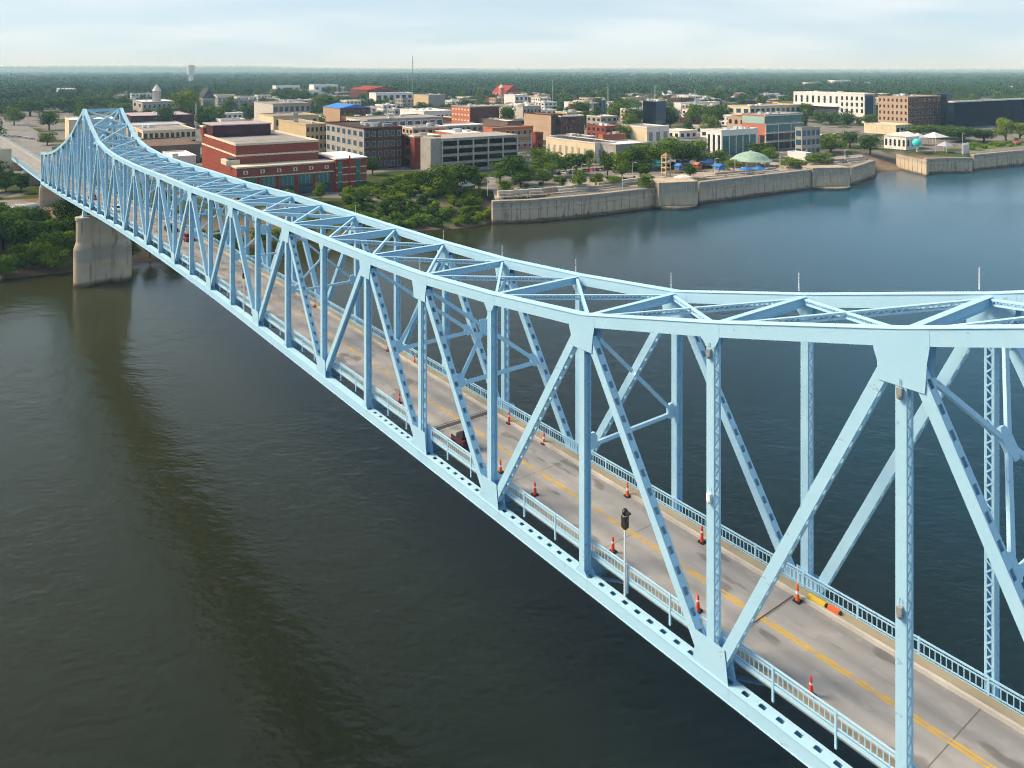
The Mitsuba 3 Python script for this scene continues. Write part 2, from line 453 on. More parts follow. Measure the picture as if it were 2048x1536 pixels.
def flood_wall(name, label, line, top, thick=2.2, pitch=3.6, cap=True, lean=0.0):
    """A concrete river wall of panels between joints, with a footing ledge and a parapet."""
    t = thing(name, label, 'wall')
    n_panel = 0
    foot = MB(); capm = MB(); rail = MB()
    for a, b in zip(line[:-1], line[1:]):
        a3, b3 = V(*a, 0), V(*b, 0)
        L = np.linalg.norm(b3 - a3)
        d = (b3 - a3) / L
        inn = V(-d[1], d[0], 0)
        n = max(1, round(L / pitch))
        for i in range(n):
            p, q = a3 + d * (L * i / n + 0.13), a3 + d * (L * (i + 1) / n - 0.13)
            jitter = 0.05 * rng.random()
            m = MB().hexa([p - inn * jitter + V(0, 0, 0.8), q - inn * jitter + V(0, 0, 0.8), q + inn * thick + V(0, 0, 0.8), p + inn * thick + V(0, 0, 0.8),
                           p - inn * jitter + V(0, 0, top - 0.9), q - inn * jitter + V(0, 0, top - 0.9), q + inn * thick + V(0, 0, top - 0.9), p + inn * thick + V(0, 0, top - 0.9)])
            put('wall_panel', m, 'concrete', t)
        c = (a3 + b3) / 2
        foot.box(c + inn * (thick / 2 - 0.15) + V(0, 0, -0.1), d * L / 2, inn * (thick / 2 + 0.55), V(0, 0, 0.88))
        foot.box(c + inn * (thick / 2 + 0.1) + V(0, 0, (top - 0.9) / 2 + 0.3), d * (L / 2 - 0.02), inn * (thick / 2 - 0.2), V(0, 0, (top - 0.9) / 2 - 0.5))
        foot.box(c + inn * (thick / 2 - 0.1) + V(0, 0, (top - 0.9) * .70), d * (L / 2 - .03), inn * (thick / 2 + 0.16), V(0, 0, 0.16))
        if cap:
            capm.box(c + inn * (thick / 2 - 0.06) + V(0, 0, top - 0.45), d * L / 2, inn * (thick / 2 + 0.22), V(0, 0, 0.44))
            for i in range(int(L / 2.4)):
                p = a3 + d * (i + 0.5) * 2.4 + inn * 0.35
                rail.tube(p + V(0, 0, top), p + V(0, 0, top + 1.05), 0.05, n=5)
            for h in (0.55, 1.05):
                rail.bar(a3 + inn * 0.35 + V(0, 0, top + h), b3 + inn * 0.35 + V(0, 0, top + h), inn, 0.07, 0.07)
    put('footing', foot, 'concrete', t)
    if cap:
        put('parapet', capm, 'concrete', t)
        put('guard_rail', rail, 'grey_metal', t)
    return t


flood_wall('flood_wall', 'long curved concrete flood wall with vertical panel joints, nearest the bridge', WALL, 8.4, pitch=4.0)
flood_wall('flood_wall', 'grey stained concrete flood wall between the two river bastions', WALL2, 9.2, pitch=5.5)
flood_wall('flood_wall', 'dark streaked wall end beside the boat ramp inlet', WALL3, 8.6, pitch=2.6)
flood_wall('flood_wall', 'rounded tan river wall of the promontory right of the boat ramp', WALL4, 8.4, pitch=2.6)
flood_wall('flood_wall', 'far right grey flood wall running out of the picture', WALL5, 8.8, pitch=6.0)


def bastion(label, pa, pb, top, out):
    """A square tower-like bay of the flood wall standing on a rounded footing."""
    t = thing('wall_bastion', label, 'bastion')
    a, b = V(*at(*pa, 0)[:2], 0), V(*at(*pb, 0)[:2], 0)
    d = unit(b - a); L = np.linalg.norm(b - a); inn = V(-d[1], d[0], 0); c = (a + b) / 2
    put('body', MB().box(c + inn * out / 2 + V(0, 0, top / 2 + 0.6), d * L / 2, inn * out / 2, V(0, 0, top / 2 - 0.6)), 'concrete', t)
    put('footing', MB().tube(c + inn * (out * 0.45) + V(0, 0, -1), c + inn * (out * 0.45) + V(0, 0, 1.15), L * 0.56, L * 0.56, 20), 'concrete', t)
    put('parapet', MB().box(c + inn * out / 2 + V(0, 0, top + 0.25), d * (L / 2 + .3), inn * (out / 2 + .3), V(0, 0, 0.24)), 'concrete', t)
    m = MB()
    for i in range(5):
        m.box(a + d * L * (i + .5) / 5 - inn * 0.06 + V(0, 0, top * .55), d * 0.14, inn * 0.1, V(0, 0, top * .4))
    put('rib', m, 'pale_concrete', t)
    return t


bastion('square tan concrete bastion in the middle of the flood wall', (1318, 418), (1396, 414), 10.4, 12)
bastion('second concrete bastion with a tan face, right along the flood wall', (1626, 378), (1700, 376), 9.6, 10)

sheet('street', ((-60, 238), (30, 238), (74, 262), (100, 285), (112, 322), (92, 345), (20, 300), (-80, 290)), 'asphalt', 0.012, label='wide grey street at the foot of the bridge approach')
sheet('promenade', ((990, 400), (1010, 396), (1110, 388), (1210, 380), (1318, 366), (1330, 352), (1240, 350), (1100, 368), (985, 380)), 'paving', 0.010)
sheet('plaza', ((1330, 362), (1420, 357), (1620, 336), (1745, 322), (1720, 308), (1560, 322), (1420, 342), (1335, 350)), 'paving', 0.010)
sheet('river_street', ((640, 394), (700, 390), (960, 372), (1180, 344), (1420, 318), (1400, 312), (1160, 336), (930, 362), (690, 382), (620, 388)), 'asphalt', 0.006)
sheet('clearing', ((-80, 404), (96, 396), (150, 412), (156, 432), (60, 438), (-80, 442)), 'bare_soil', 0.012, label='bare brown clearing on the left bank beside the bridge')
sheet('car_park', ((-80, 404), (40, 400), (96, 410), (90, 424), (-80, 428)), 'asphalt', 0.016)
sheet('lawn', ((1215, 372), (1256, 368), (1250, 355), (1212, 360)), 'grass_mat', 0.016)
sheet('lawn', ((1000, 390), (1080, 386), (1075, 376), (1006, 380)), 'grass_mat', 0.016)
sheet('lawn', ((1940, 302), (2048, 292), (2100, 282), (1985, 283), (1945, 292)), 'grass_mat', 0.016)
t = thing('retaining_wall', 'sloping tan retaining wall along the right side of the boat ramp', 'wall')
ra, rb = at(1792, 309, 8.2), at(1853, 322, 8.2)
rn = unit(V(-(rb - ra)[1], (rb - ra)[0], 0))
for i in range(7):
    a_, b_ = ra + (rb - ra) * (i / 7 + .004), ra + (rb - ra) * ((i + 1) / 7 - .004)
    put('panel', MB().hexa([V(a_[0], a_[1], -1), V(b_[0], b_[1], -1), V(b_[0], b_[1], 8.4), V(a_[0], a_[1], 8.4)] + [q + rn * 1.2 for q in (V(a_[0], a_[1], -1), V(b_[0], b_[1], -1), V(b_[0], b_[1], 8.4), V(a_[0], a_[1], 8.4))]), 'concrete', t)

# ---------------------------------------------------------------- the bridge
PAN, D0, WID, S0 = 10.5, 34.85, 8.95, 17.43
TA = (1024 + 155) / F
CA = 1 / math.sqrt(1 + TA * TA); SA = TA * CA
U, N, UP = V(-SA, CA, 0), V(CA, SA, 0), V(0, 0, 1)
K0, K1 = -4, 30
from scipy.interpolate import PchipInterpolator
hb = PchipInterpolator([-8, 9, 13, 17, 21, 25, 30, 48, 66], [34, 34, 34.6, 35.9, 37.8, 39.8, 41.9, 46.1, 50.0])
ht = PchipInterpolator([-4, -3, -2, -1, -.4, 0, 1, 2, 3, 4, 5, 7, 9, 11, 13, 15, 17, 18, 19, 20, 21, 22, 22.7, 24.8, 26.9, 30],
                       [12, 9, 6.5, 8.6, 10.1, 11.45, 13.9, 16.1, 17.1, 17.8, 18.1, 18.3, 18.5, 19.1, 19.3, 19.6, 19.4, 18.9, 17.7, 14.6, 10.7, 14.4, 17.4, 23, 27.1, 30.4])


def zb(k):          # lower edge of the bottom chord
    return HC - float(hb(k))


def zt(k):          # upper edge of the top chord
    return HC - float(ht(k))


def zr(k):          # roadway
    return zb(k) + 1.85


def P(k, t, z):
    return U * (S0 + k * PAN) + N * (D0 + t) + UP * z


def on_deck(x, y, dz=0.0, k=5):
    """The roadway point that the photograph shows at pixel x, y."""
    for _ in range(6):
        q = at(x, y, zr(k) + dz)
        k = (np.dot(q, U) - S0) / PAN
    return q


bridge = thing('truss_bridge', 'long pale blue steel cantilever truss bridge carrying a two-lane road over the river', 'bridge')
CH, CW = 0.80, 0.66         # chord depth and width


def chord(m, k0, k1, t, z0, z1, lo, hi, w):
    m.hexa([P(k0, t - w / 2, z0 + lo), P(k0, t + w / 2, z0 + lo), P(k0, t + w / 2, z0 + hi), P(k0, t - w / 2, z0 + hi),
            P(k1, t - w / 2, z1 + lo), P(k1, t + w / 2, z1 + lo), P(k1, t + w / 2, z1 + hi), P(k1, t - w / 2, z1 + hi)])


def perforated(m, p0, p1, off, wid, pitch, hole, ww):
    """A cover plate with a row of hand holes, between the points p0 and p1, moved by off, its width along wid."""
    a = p1 - p0
    L = np.linalg.norm(a); a = a / L
    w = unit(wid); nrm = unit(off)
    th = 0.012
    lip = (ww - hole * 0.85) / 2
    for s in (-1, 1):
        m.box((p0 + p1) / 2 + off + w * s * (ww / 2 - lip / 2), a * L / 2, w * lip / 2, nrm * th)
    n = max(1, int(L / pitch))
    first = (L - n * pitch) / 2
    cuts = [0.0]
    for i in range(n):
        c = first + (i + 0.5) * pitch
        cuts += [c - hole * .55, c + hole * .55]
    cuts.append(L)
    for i in range(0, len(cuts), 2):
        m.box(p0 + a * (cuts[i] + cuts[i + 1]) / 2 + off, a * (cuts[i + 1] - cuts[i]) / 2, w * (ww / 2 - lip), nrm * th)


def lacing(m, p0, p1, off, wid, ww, step, bw=0.09):
    """Single zigzag lacing bars between the flanges of a built-up member."""
    a = p1 - p0
    L = np.linalg.norm(a); a = a / L
    w = unit(wid); nrm = unit(off)
    n = max(2, int(L / step))
    for i in range(n):
        s = 1 if i % 2 else -1
        q0 = p0 + a * L * i / n + off - w * s * ww / 2 * 0.9
        q1 = p0 + a * L * (i + 1) / n + off + w * s * ww / 2 * 0.9
        m.bar(q0, q1, nrm, 0.02, bw)


def split_ends(p0, p1, e0, e1):
    a = unit(p1 - p0)
    return p0 + a * e0, p1 - a * e1


def top_node(k, t):
    return P(k, t, zt(k) - CH / 2)


def bot_node(k, t):
    return P(k, t, zb(k) + 0.45)


TOPS = {-4, -2, 0, 2, 4} | set(range(5, 31, 2))
BOTS = {-3, -1, 1, 3} | set(range(4, 31, 2))
DIAGS = [(-4, -3), (-2, -3), (-2, -1), (0, -1), (0, 1), (2, 1), (2, 3), (4, 3), (5, 4)]
for k in range(5, 30, 2):
    DIAGS.append((k, k + 1))
    if k > 5:
        DIAGS.append((k, k - 1))
LACED = {-2, -1, 0, 1, 4}

for side, t in (('near', 0.0), ('far', WID)):
    for k in range(K0, K1):
        m = MB()
        chord(m, k, k + 1, t, zt(k), zt(k + 1), -CH, -0.03, CW)
        put('top_chord', m, 'steel', bridge)
        m = MB()
        chord(m, k, k + 1, t, zt(k), zt(k + 1), -0.03, 0.0, CW + 0.10)
        put('cover_plate', m, 'steel', bridge)
        # bottom chord: two webs, bottom plate, perforated top plate
        m = MB()
        z0, z1 = zb(k), zb(k + 1)
        for s in (-1, 1):
            chord(m, k, k + 1, t + s * (CW / 2 - 0.03), z0, z1, 0.03, 0.90, 0.06)
            chord(m, k, k + 1, t + s * (CW / 2 + 0.035), z0, z1, 0.84, 0.90, 0.07)
        chord(m, k, k + 1, t, z0, z1, 0.0, 0.03, CW + 0.08)
        put('bottom_chord', m, 'steel', bridge)
        m = MB()
        if side == 'near' and k < 5:
            perforated(m, P(k, t, z0 + .9), P(k + 1, t, z1 + .9), UP * 0.012, N, 1.05, 0.36, CW + 0.1)
        else:
            chord(m, k, k + 1, t, z0, z1, 0.9, 0.93, CW + 0.1)
        put('chord_cover', m, 'steel', bridge)
    # posts
    for k in range(K0, K1 + 1):
        lo, hi = P(k, t, zb(k) + 0.93), P(k, t, zt(k) - CH)
        if k == K1:
            lo, hi = lo - U * 0.2, hi - U * 0.2
        m = MB()
        wide = 0.66 if k in (-2, 21) else 0.50
        dep = 0.285
        for s in (-1, 1):
            m.bar(lo + N * s * dep, hi + N * s * dep, N, 0.045, wide)
        if k == 0 and side == 'far':
            m = MB()
            for s in (-1, 1):
                m.bar(lo + U * s * (wide / 2 - .02), hi + U * s * (wide / 2 - .02), N, 2 * dep, 0.04)
                for q in (-1, 1):
                    m.bar(lo + N * q * dep + U * s * (wide / 2 - .08), hi + N * q * dep + U * s * (wide / 2 - .08), N, 0.03, 0.12)
            put('post', m, 'steel', bridge)
            m = MB()
            for q in (-1, 1):
                lacing(m, lo, hi, N * q * (dep + .02), U, wide - .08, 0.36, 0.08)
            put('post_lacing', m, 'steel', bridge, kind='stuff')
        elif k in LACED:
            for s in (-1, 1):
                for q in (-1, 1):
                    m.bar(lo + N * s * (dep - 0.06) + U * q * (wide / 2 - 0.02), hi + N * s * (dep - 0.06) + U * q * (wide / 2 - 0.02), N, 0.10, 0.03)
            put('post', m, 'steel', bridge)
            m = MB()
            for q in (-1, 1):
                lacing(m, lo, hi, U * q * (wide / 2 - 0.025), N, 2 * dep - 0.05, 0.42)
            put('post_lacing', m, 'steel', bridge, kind='stuff')
        else:
            m.bar(lo, hi, N, 2 * dep - 0.05, 0.035)
            if k < 12:
                for i in range(1, 9):
                    c = lo + (hi - lo) * i / 9
                    m.box(c, U * (wide / 2 - 0.03), N * (dep - 0.03), UP * 0.012)
            put('post', m, 'steel', bridge)
    # diagonals
    for kt, kb in DIAGS:
        p0, p1 = split_ends(top_node(kt, t), bot_node(kb, t), 1.15, 1.15)
        a = unit(p1 - p0)
        inpl = unit(np.cross(a, N))
        wv, dep = 0.56, 0.26
        m = MB()
        for s in (-1, 1):
            m.bar(p0 + N * s * dep, p1 + N * s * dep, N, 0.05, wv)
        if kb < kt or kt in (2, 0):
            dk = put('diagonal', m, 'steel', bridge)
            c = MB()
            for q in (-1, 1):
                if -3 < kt < 9:
                    perforated(c, p0, p1, inpl * q * (wv / 2 - 0.02), N, 1.05, 0.37, 2 * dep - 0.055)
                else:
                    c.bar(p0 + inpl * q * (wv / 2 - 0.02), p1 + inpl * q * (wv / 2 - 0.02), N, 2 * dep - 0.055, 0.024)
            put('perforated_cover', c, 'steel', dk)
        else:
            m.bar(p0, p1, N, 2 * dep - 0.055, 0.04)
            put('diagonal', m, 'steel', bridge)
    # gusset plates on both faces of a joint
    for k in range(K0, K1 + 1):
        for top in (True, False):
            major = k in (TOPS if top else BOTS)
            c = P(k, t, zt(k)) if top else P(k, t, zb(k))
            sg = -1 if top else 1
            if major:
                h0, h1, h2 = 0.06, CH + 0.05, CH + 1.45
                w0, w1, w2 = 1.22, 1.25, 0.98
                if top and k == 0:
                    h2, w0, w1, w2 = CH + 1.75, 1.25, 1.3, 1.05
                if not top:
                    h1 = 1.0; h2 = 2.75
            else:
                h0, h1, h2 = 0.10, CH + 0.05, CH + 0.55
                w0, w1, w2 = 0.62, 0.55, 0.27
                if not top:
                    h1, h2 = 0.95, 1.3
            m = MB()
            dz = (zt if top else zb)
            sl = lambda q: (dz(min(k + 1, K1)) - dz(max(k - 1, K0))) / (2 * PAN) * q * (1 if abs(q) > 0 else 0)
            prof = [(-w0, h0), (w0, h0), (w0, h1), (w1 * 0.82, (h1 + h2) / 2), (w2, h2), (-w2, h2), (-w1 * 0.82, (h1 + h2) / 2), (-w0, h1)]
            for s in (-1, 1):
                off = t + s * (CW / 2 + 0.035)
                pts = [c + N * (s * (CW / 2 + 0.004)) + U * q + UP * (sg * h + (sl(q) if h <= h1 else 0)) for q, h in prof]
                m.prism(pts, N * s * 0.009)
            put('gusset_plate', m, 'steel', bridge)

# bracing across the bridge
for k in range(K0, K1 + 1):
    a, b = P(k, 0.33, zt(k) - 0.40), P(k, WID - 0.33, zt(k) - 0.40)
    m = MB()
    for z, w, h in ((0.27, 0.36, 0.03), (-0.27, 0.36, 0.03), (0, 0.03, 0.51)) if k < 6 else ((0.27, 0.40, 0.03), (-0.50, 0.40, 0.03), (-0.115, 0.03, 0.74)):
        m.bar(a + UP * z, b + UP * z, UP, h, w)
    put('top_strut', m, 'steel', bridge)
for k in range(K0, K1):
    for q, (t0, t1) in enumerate(((0.33, WID - 0.33), (WID - 0.33, 0.33))):
        a, b = P(k, t0, zt(k) - 0.42 + 0.02 * q), P(k + 1, t1, zt(k + 1) - 0.42 + 0.02 * q)
        a, b = split_ends(a, b, 0.35, 0.35)
        sidev = unit(np.cross(b - a, UP))
        m = MB()
        if k < 7:
            for z in (0.17, -0.17):
                m.bar(a + UP * z, b + UP * z, UP, 0.03, 0.20)
                for s in (-1, 1):
                    m.bar(a + UP * (z * 0.72) + sidev * s * 0.09, b + UP * (z * 0.72) + sidev * s * 0.09, UP, 0.09, 0.02)
            lacing(m, a, b, sidev * 0.1, UP, 0.33, 0.30, 0.045)
            lacing(m, a, b, -sidev * 0.1, UP, 0.33, 0.30, 0.045)
        else:
            m.bar(a, b, UP, 0.42, 0.24)
        put('top_lateral', m, 'steel', bridge)


def sway(pts, w=0.26, single=False):
    """X bracing between four points (top near, top far, low near, low far) with a strut along the foot and gussets at the joints."""
    tn, tf, ln, lf = pts
    nrm = unit(np.cross(tf - tn, ln - tn))
    c = (tn + tf + ln + lf) / 4
    put('sway_strut', MB().bar(ln, lf, nrm, 0.20, w), 'steel', bridge)
    for i, (a, b) in enumerate(((tn, c), (c, lf), (tf, c), (c, ln))[:2 if single else 4]):
        put('sway_brace', MB().bar(*split_ends(a, b, 0.2, 0.2), nrm, 0.16 + 0.004 * i, w * 0.92), 'steel', bridge)
    r, s = unit(lf - ln), unit(ln - tn)
    for q, e in ((c, (1, 1)), (ln + r * 0.35 - s * 0.25, (.75, .75)), (lf - r * 0.35 - s * 0.25, (.75, .75)))[1 if single else 0:]:
        m = MB().prism([q + r * x * .62 * e[0] + s * y * .72 * e[1] - nrm * 0.1 for x, y in ((-.35, -1), (.35, -1), (.8, -.4), (.8, .4), (.35, 1), (-.35, 1), (-.8, .4), (-.8, -.4))], nrm * 0.2)
        put('sway_gusset', m, 'steel', bridge)


for k in (-2, 2, 7, 9, 11, 13, 15, 17, 19, 21, 23, 25, 27):
    f = 0.50 if k != 2 else 0.46
    zz = zt(k) - CH - 0.2
    zl = zz - (zz - zb(k)) * f
    if k >= 17 and k <= 23:
        zl = zr(k) + 6.5
        mid = (zz + zl) / 2
        sway((P(k, .3, zz), P(k, WID - .3, zz), P(k, .3, mid), P(k, WID - .3, mid)))
        zz = mid
    sway((P(k, .3, zz), P(k, WID - .3, zz), P(k, .3, zl), P(k, WID - .3, zl)), single=k == 2)
for kt, kb, f in ((5, 4, 0.50), (4, 3, 0.50), (0, -1, 0.40)):
    e = []
    for t in (.3, WID - .3):
        a, b = top_node(kt, t), bot_node(kb, t)
        e.append((a + (b - a) * 0.07, a + (b - a) * f))
    sway((e[0][0], e[1][0], e[0][1], e[1][1]), 0.34)

# roadway, floor, curbs
def strip(m, k0, k1, t0, t1, d0, d1, n=1):
    """A slab piece along the bridge between offsets t0..t1 and heights d0..d1 over the roadway."""
    for i in range(n):
        a, b = k0 + (k1 - k0) * i / n, k0 + (k1 - k0) * (i + 1) / n
        m.hexa([P(a, t0, zr(a) + d0), P(a, t1, zr(a) + d0), P(a, t1, zr(a) + d1), P(a, t0, zr(a) + d1),
                P(b, t0, zr(b) + d0), P(b, t1, zr(b) + d0), P(b, t1, zr(b) + d1), P(b, t0, zr(b) + d1)])


KA = 62     # where the approach comes down to the street
m = MB()
strip(m, K0, KA, 0.62, WID - 0.62, -0.25, 0.0, KA - K0)
deck = put('deck', m, 'road', bridge)
for t0 in (WID / 2 - 0.22, WID / 2 + 0.04):
    m = MB()
    strip(m, K0, KA, t0, t0 + 0.18, 0.0, 0.006, KA - K0)
    put('centre_line', m, 'yellow_paint', deck)
for t0, t1, w0, w1 in ((0.42, 1.06, 1.06, 1.28), (WID - 1.06, WID - 0.42, WID - 1.28, WID - 1.06)):
    m = MB()
    strip(m, K0, KA, t0, t1, -0.05, 0.25, KA - K0)
    put('curb', m, 'curb_dirt', bridge)
    m = MB()
    strip(m, K0, KA, w0, w1, -0.02, 0.22, KA - K0)
    put('curb_edge', m, 'pale_concrete', bridge)
for t0, t1 in ((0.36, 0.42), (WID - 0.42, WID - 0.36)):
    m = MB()
    strip(m, K0, KA, t0, t1, 0.07, 0.27, KA - K0)
    put('fascia', m, 'steel', bridge)
for (xa, ya), w in (((1545, 1222), 0.10), ((965, 832), 0.55), ((905, 843), 0.08)):
    q = on_deck(xa, ya)
    k = (np.dot(q, U) - S0) / PAN
    m = MB()
    strip(m, k, k + w / PAN, 1.28, WID - 1.28, 0.0, 0.008)
    put('expansion_joint', m, 'joint_dark', deck)
for t in (1.3, 2.9, 4.5, 6.1, 7.65):
    m = MB()
    for k in range(K0, K1):
        strip(m, k + 0.02, k + 0.98, t - 0.03, t + 0.03, -0.75, -0.25)
        strip(m, k + 0.02, k + 0.98, t - 0.12, t + 0.12, -0.78, -0.75)
    put('stringer', m, 'steel', bridge)
for k in range(K0, K1 + 1):
    m = MB()
    for z, w, h in ((-0.28, 0.4, 0.04), (-1.5, 0.4, 0.04), (-0.9, 0.035, 1.18)):
        m.bar(P(k, 0.33, zr(k) + z), P(k, WID - 0.33, zr(k) + z), UP, h, w)
    put('floor_beam', m, 'steel', bridge)
for k in range(K0, K1):
    for a, b, dz in ((0.35, WID - 0.35, 0.42), (WID - 0.35, 0.35, 0.5)):
        put('bottom_lateral', MB().bar(P(k, a, zb(k) + dz), P(k + 1, b, zb(k + 1) + dz), UP, 0.06, 0.26), 'steel', bridge)

# railings: three bays to a panel
for side, t in (('near', 0.40), ('far', WID - 0.40)):
    m = MB()
    for d0, d1, w in ((1.13, 1.20, 0.10), (0.95, 1.01, 0.06), (0.36, 0.42, 0.07)):
        strip(m, K0, KA, t - w / 2, t + w / 2, d0, d1, KA - K0)
    rl = put('railing', m, 'steel', bridge)
    o = -1 if side == 'near' else 1
    rest = MB()
    for i in range(K0 * 3, KA * 3):
        k = i / 3
        low = -0.75 if i % 3 == 0 or side == 'far' else -0.62
        mm = MB().bar(P(k, t + o * 0.02, zr(k) + low), P(k, t + o * 0.02, zr(k) + 1.22), N, 0.09, 0.11)
        if i < 60:
            put('rail_post', mm, 'steel', rl)
        else:
            rest.raw(*mm.mesh())
        for j in range(1, 12):
            kk = k + j / 36
            mm = MB().bar(P(kk, t, zr(kk) + 0.42), P(kk, t, zr(kk) + 0.96), N, 0.035, 0.045)
            if -1.4 < kk < 3.2:
                put('baluster', mm, 'steel', rl)
            elif kk < 30:
                rest.raw(*mm.mesh())
    put('far_balusters', rest, 'steel', rl, kind='stuff')

# thin white rods standing on the chords, small lamps
for k, t in ((0, WID), (1, WID), (2, WID), (3, WID), (4, WID), (5, WID), (4, 0.0), (7, WID)):
    put('rod', MB().tube(P(k + .06, t + .1, zt(k)), P(k + .06, t + .1, zt(k) + 1.15), 0.03, 0.02, 6), 'white_paint', bridge)
for k, z, col in ((0, zt(0) - CH - 1.95, 'grey_metal'), (0, zt(0) - 12.4, 'grey_metal'), (1, zt(1) - 1.6, 'grey_metal'), (1, zt(1) - 9.5, 'white_paint')):
    c = P(k, -0.40, z)
    m = MB().box(c, U * 0.12, N * 0.10, UP * 0.16)
    m.tube(c - UP * 0.34, c - UP * 0.2, 0.13, 0.16, 8)
    m.tube(c + UP * 0.2, c + UP * 0.55, 0.02, n=5)
    put('lamp_box', m, col, bridge)

# approach girders beyond the truss
for t in (0.9, WID - 0.9):
    m = MB()
    strip(m, K1 + .05, KA - 8, t - .04, t + .04, -2.0, -0.25, 24)
    strip(m, K1 + .05, KA - 8, t - .22, t + .22, -2.06, -2.0, 24)
    put('approach_girder', m, 'steel', bridge)

# piers
def pier(label, k, top, t_out=1.6, flare=True):
    t = thing('bridge_pier', label, 'pier')
    zg = ground_z(*P(k, WID / 2, 0)[:2])
    base = -1.5 if zg < 0.5 else zg - 0.5
    mid = base + (top - base) * 0.56 + 1.0 if flare else base
    put('web_wall', MB().box(P(k, WID / 2, (base + top - 1.2) / 2), U * 0.9, N * (WID / 2 - 0.6), UP * (top - 1.2 - base) / 2), 'concrete', t)
    for s, tt in ((-1, 0.0), (1, WID)):
        m = MB()
        r = 2.05
        prof = [(r * 1.32, base), (r * 1.30, mid - 0.8), (r, mid + 1.1), (r, top - 0.8), (r + 0.25, top - 0.75), (r + 0.25, top)] if flare else [(1.1, base), (1.0, top)]
        m.lathe(P(k, tt, 0), prof, 20)
        put('column', m, 'concrete', t, smooth=35)
    put('cap_beam', MB().box(P(k, WID / 2, top - 0.6), U * 1.4, N * (WID / 2 + 0.3), UP * 0.575), 'concrete', t)
    for tt in (0.0, WID):
        m = MB().hexa([P(k, tt, top) + U * a + N * b for a, b in ((-.95, -.6), (.95, -.6), (.95, .6), (-.95, .6))] + [P(k, tt, zb(k) - 0.01) + U * a + N * b for a, b in ((-.35, -.35), (.35, -.35), (.35, .35), (-.35, .35))])
        put('bearing', m, 'steel', t)
    return t


pier('tall tan concrete river pier under the far truss tower', 21, zb(21) - 1.9)
pier('dark concrete pier at the landward end of the truss', 29.9, zb(29.9) - 1.0, flare=False)
for k, lab in ((36, 'slim approach bent standing just beyond the end of the truss'), (42, 'slim approach bent at the left edge under the blue girder')):
    pier(lab, k, zr(k) - 2.9, flare=False)

# ---------------------------------------------------------------- things on the bridge
def cone(x, y, label, h=1.15, tall=True, mat='cone_orange', pole=0.0):
    q = on_deck(x, y)
    h = h * 0.86
    t = thing('traffic_cone', label, 'traffic cone', 'orange cones along the bridge deck')
    put('base', MB().box(q + UP * 0.05, U * 0.21, N * 0.21, UP * 0.048), 'rubber', t)
    r = lambda z: 0.135 - 0.075 * z / h
    put('body', MB().lathe(q, [(r(0.1) + .01, 0.098), (r(.12), 0.14), (r(h), h)], 12), mat, t, smooth=40)
    for a, b in ((0.45, 0.62),) if mat == 'cone_orange' and h > 1.03 else ((0.62, 0.72),):
        put('reflective_band', MB().lathe(q, [(r(a * h) + .008, a * h), (r(b * h) + .008, b * h)], 12), 'white_paint', t, smooth=40)
    if pole:
        put('marker_pole', MB().tube(q + UP * h, q + UP * (h + pole), 0.03, n=6), 'white_paint', t)


cone(1595, 1203, 'orange and white cone with a white pole at the far kerb, nearest of that side', 1.25, pole=1.1)
cone(1404, 1085, 'dark red cone at the far kerb behind the laced post', 1.3, mat='cone_red')
cone(1255, 993, 'orange cone at the far kerb just above the black-headed signal post', 1.25)
cone(1088, 888, 'orange cone at the far kerb left of the tall plain post', 1.2)
cone(1018, 847, 'orange cone at the far kerb beside the wide dark deck joint', 1.25, mat='cone_red')
cone(829, 729, 'small orange cone at the far kerb behind a laced post', 1.1)
cone(776, 702, 'small orange cone at the far kerb in the middle of the span', 1.1)
cone(630, 614, 'farthest orange cone at the far kerb, glowing pink', 1.2)
cone(1622, 1392, 'red cone in the near lane closest to the camera', 1.15, mat='cone_red')
cone(1396, 1222, 'red cone half hidden behind the perforated diagonal', 1.1, mat='cone_red')
cone(1226, 1104, 'red cone with white foot in the near lane left of the signal post', 1.15, mat='cone_red')
cone(1070, 990, 'red cone in the near lane behind the short railing posts', 1.1, mat='cone_red')
cone(1001, 945, 'orange cone tucked behind the foot of a white diagonal', 1.2)
cone(799, 806, 'thin red cone in the near lane before the wide deck joint', 1.1, mat='cone_red')

def barrier_bar(x, y, mat, label, L):
    q = on_deck(x, y, 0.25)
    t = thing('curb_marker', label, 'marker')
    put('block', MB().box(q + UP * 0.09, U * L / 2, N * 0.13, UP * 0.085), mat, t)
    put('end_cap', MB().box(q + UP * 0.09 - U * (L / 2 + .05), U * 0.048, N * 0.10, UP * 0.07), 'rubber', t)


barrier_bar(1634, 1203, 'pipe_yellow', 'yellow block lying on the far kerb right of the tall cone', 1.1)
barrier_bar(1668, 1222, 'cone_orange', 'orange block lying on the far kerb beside the yellow one', 0.7)


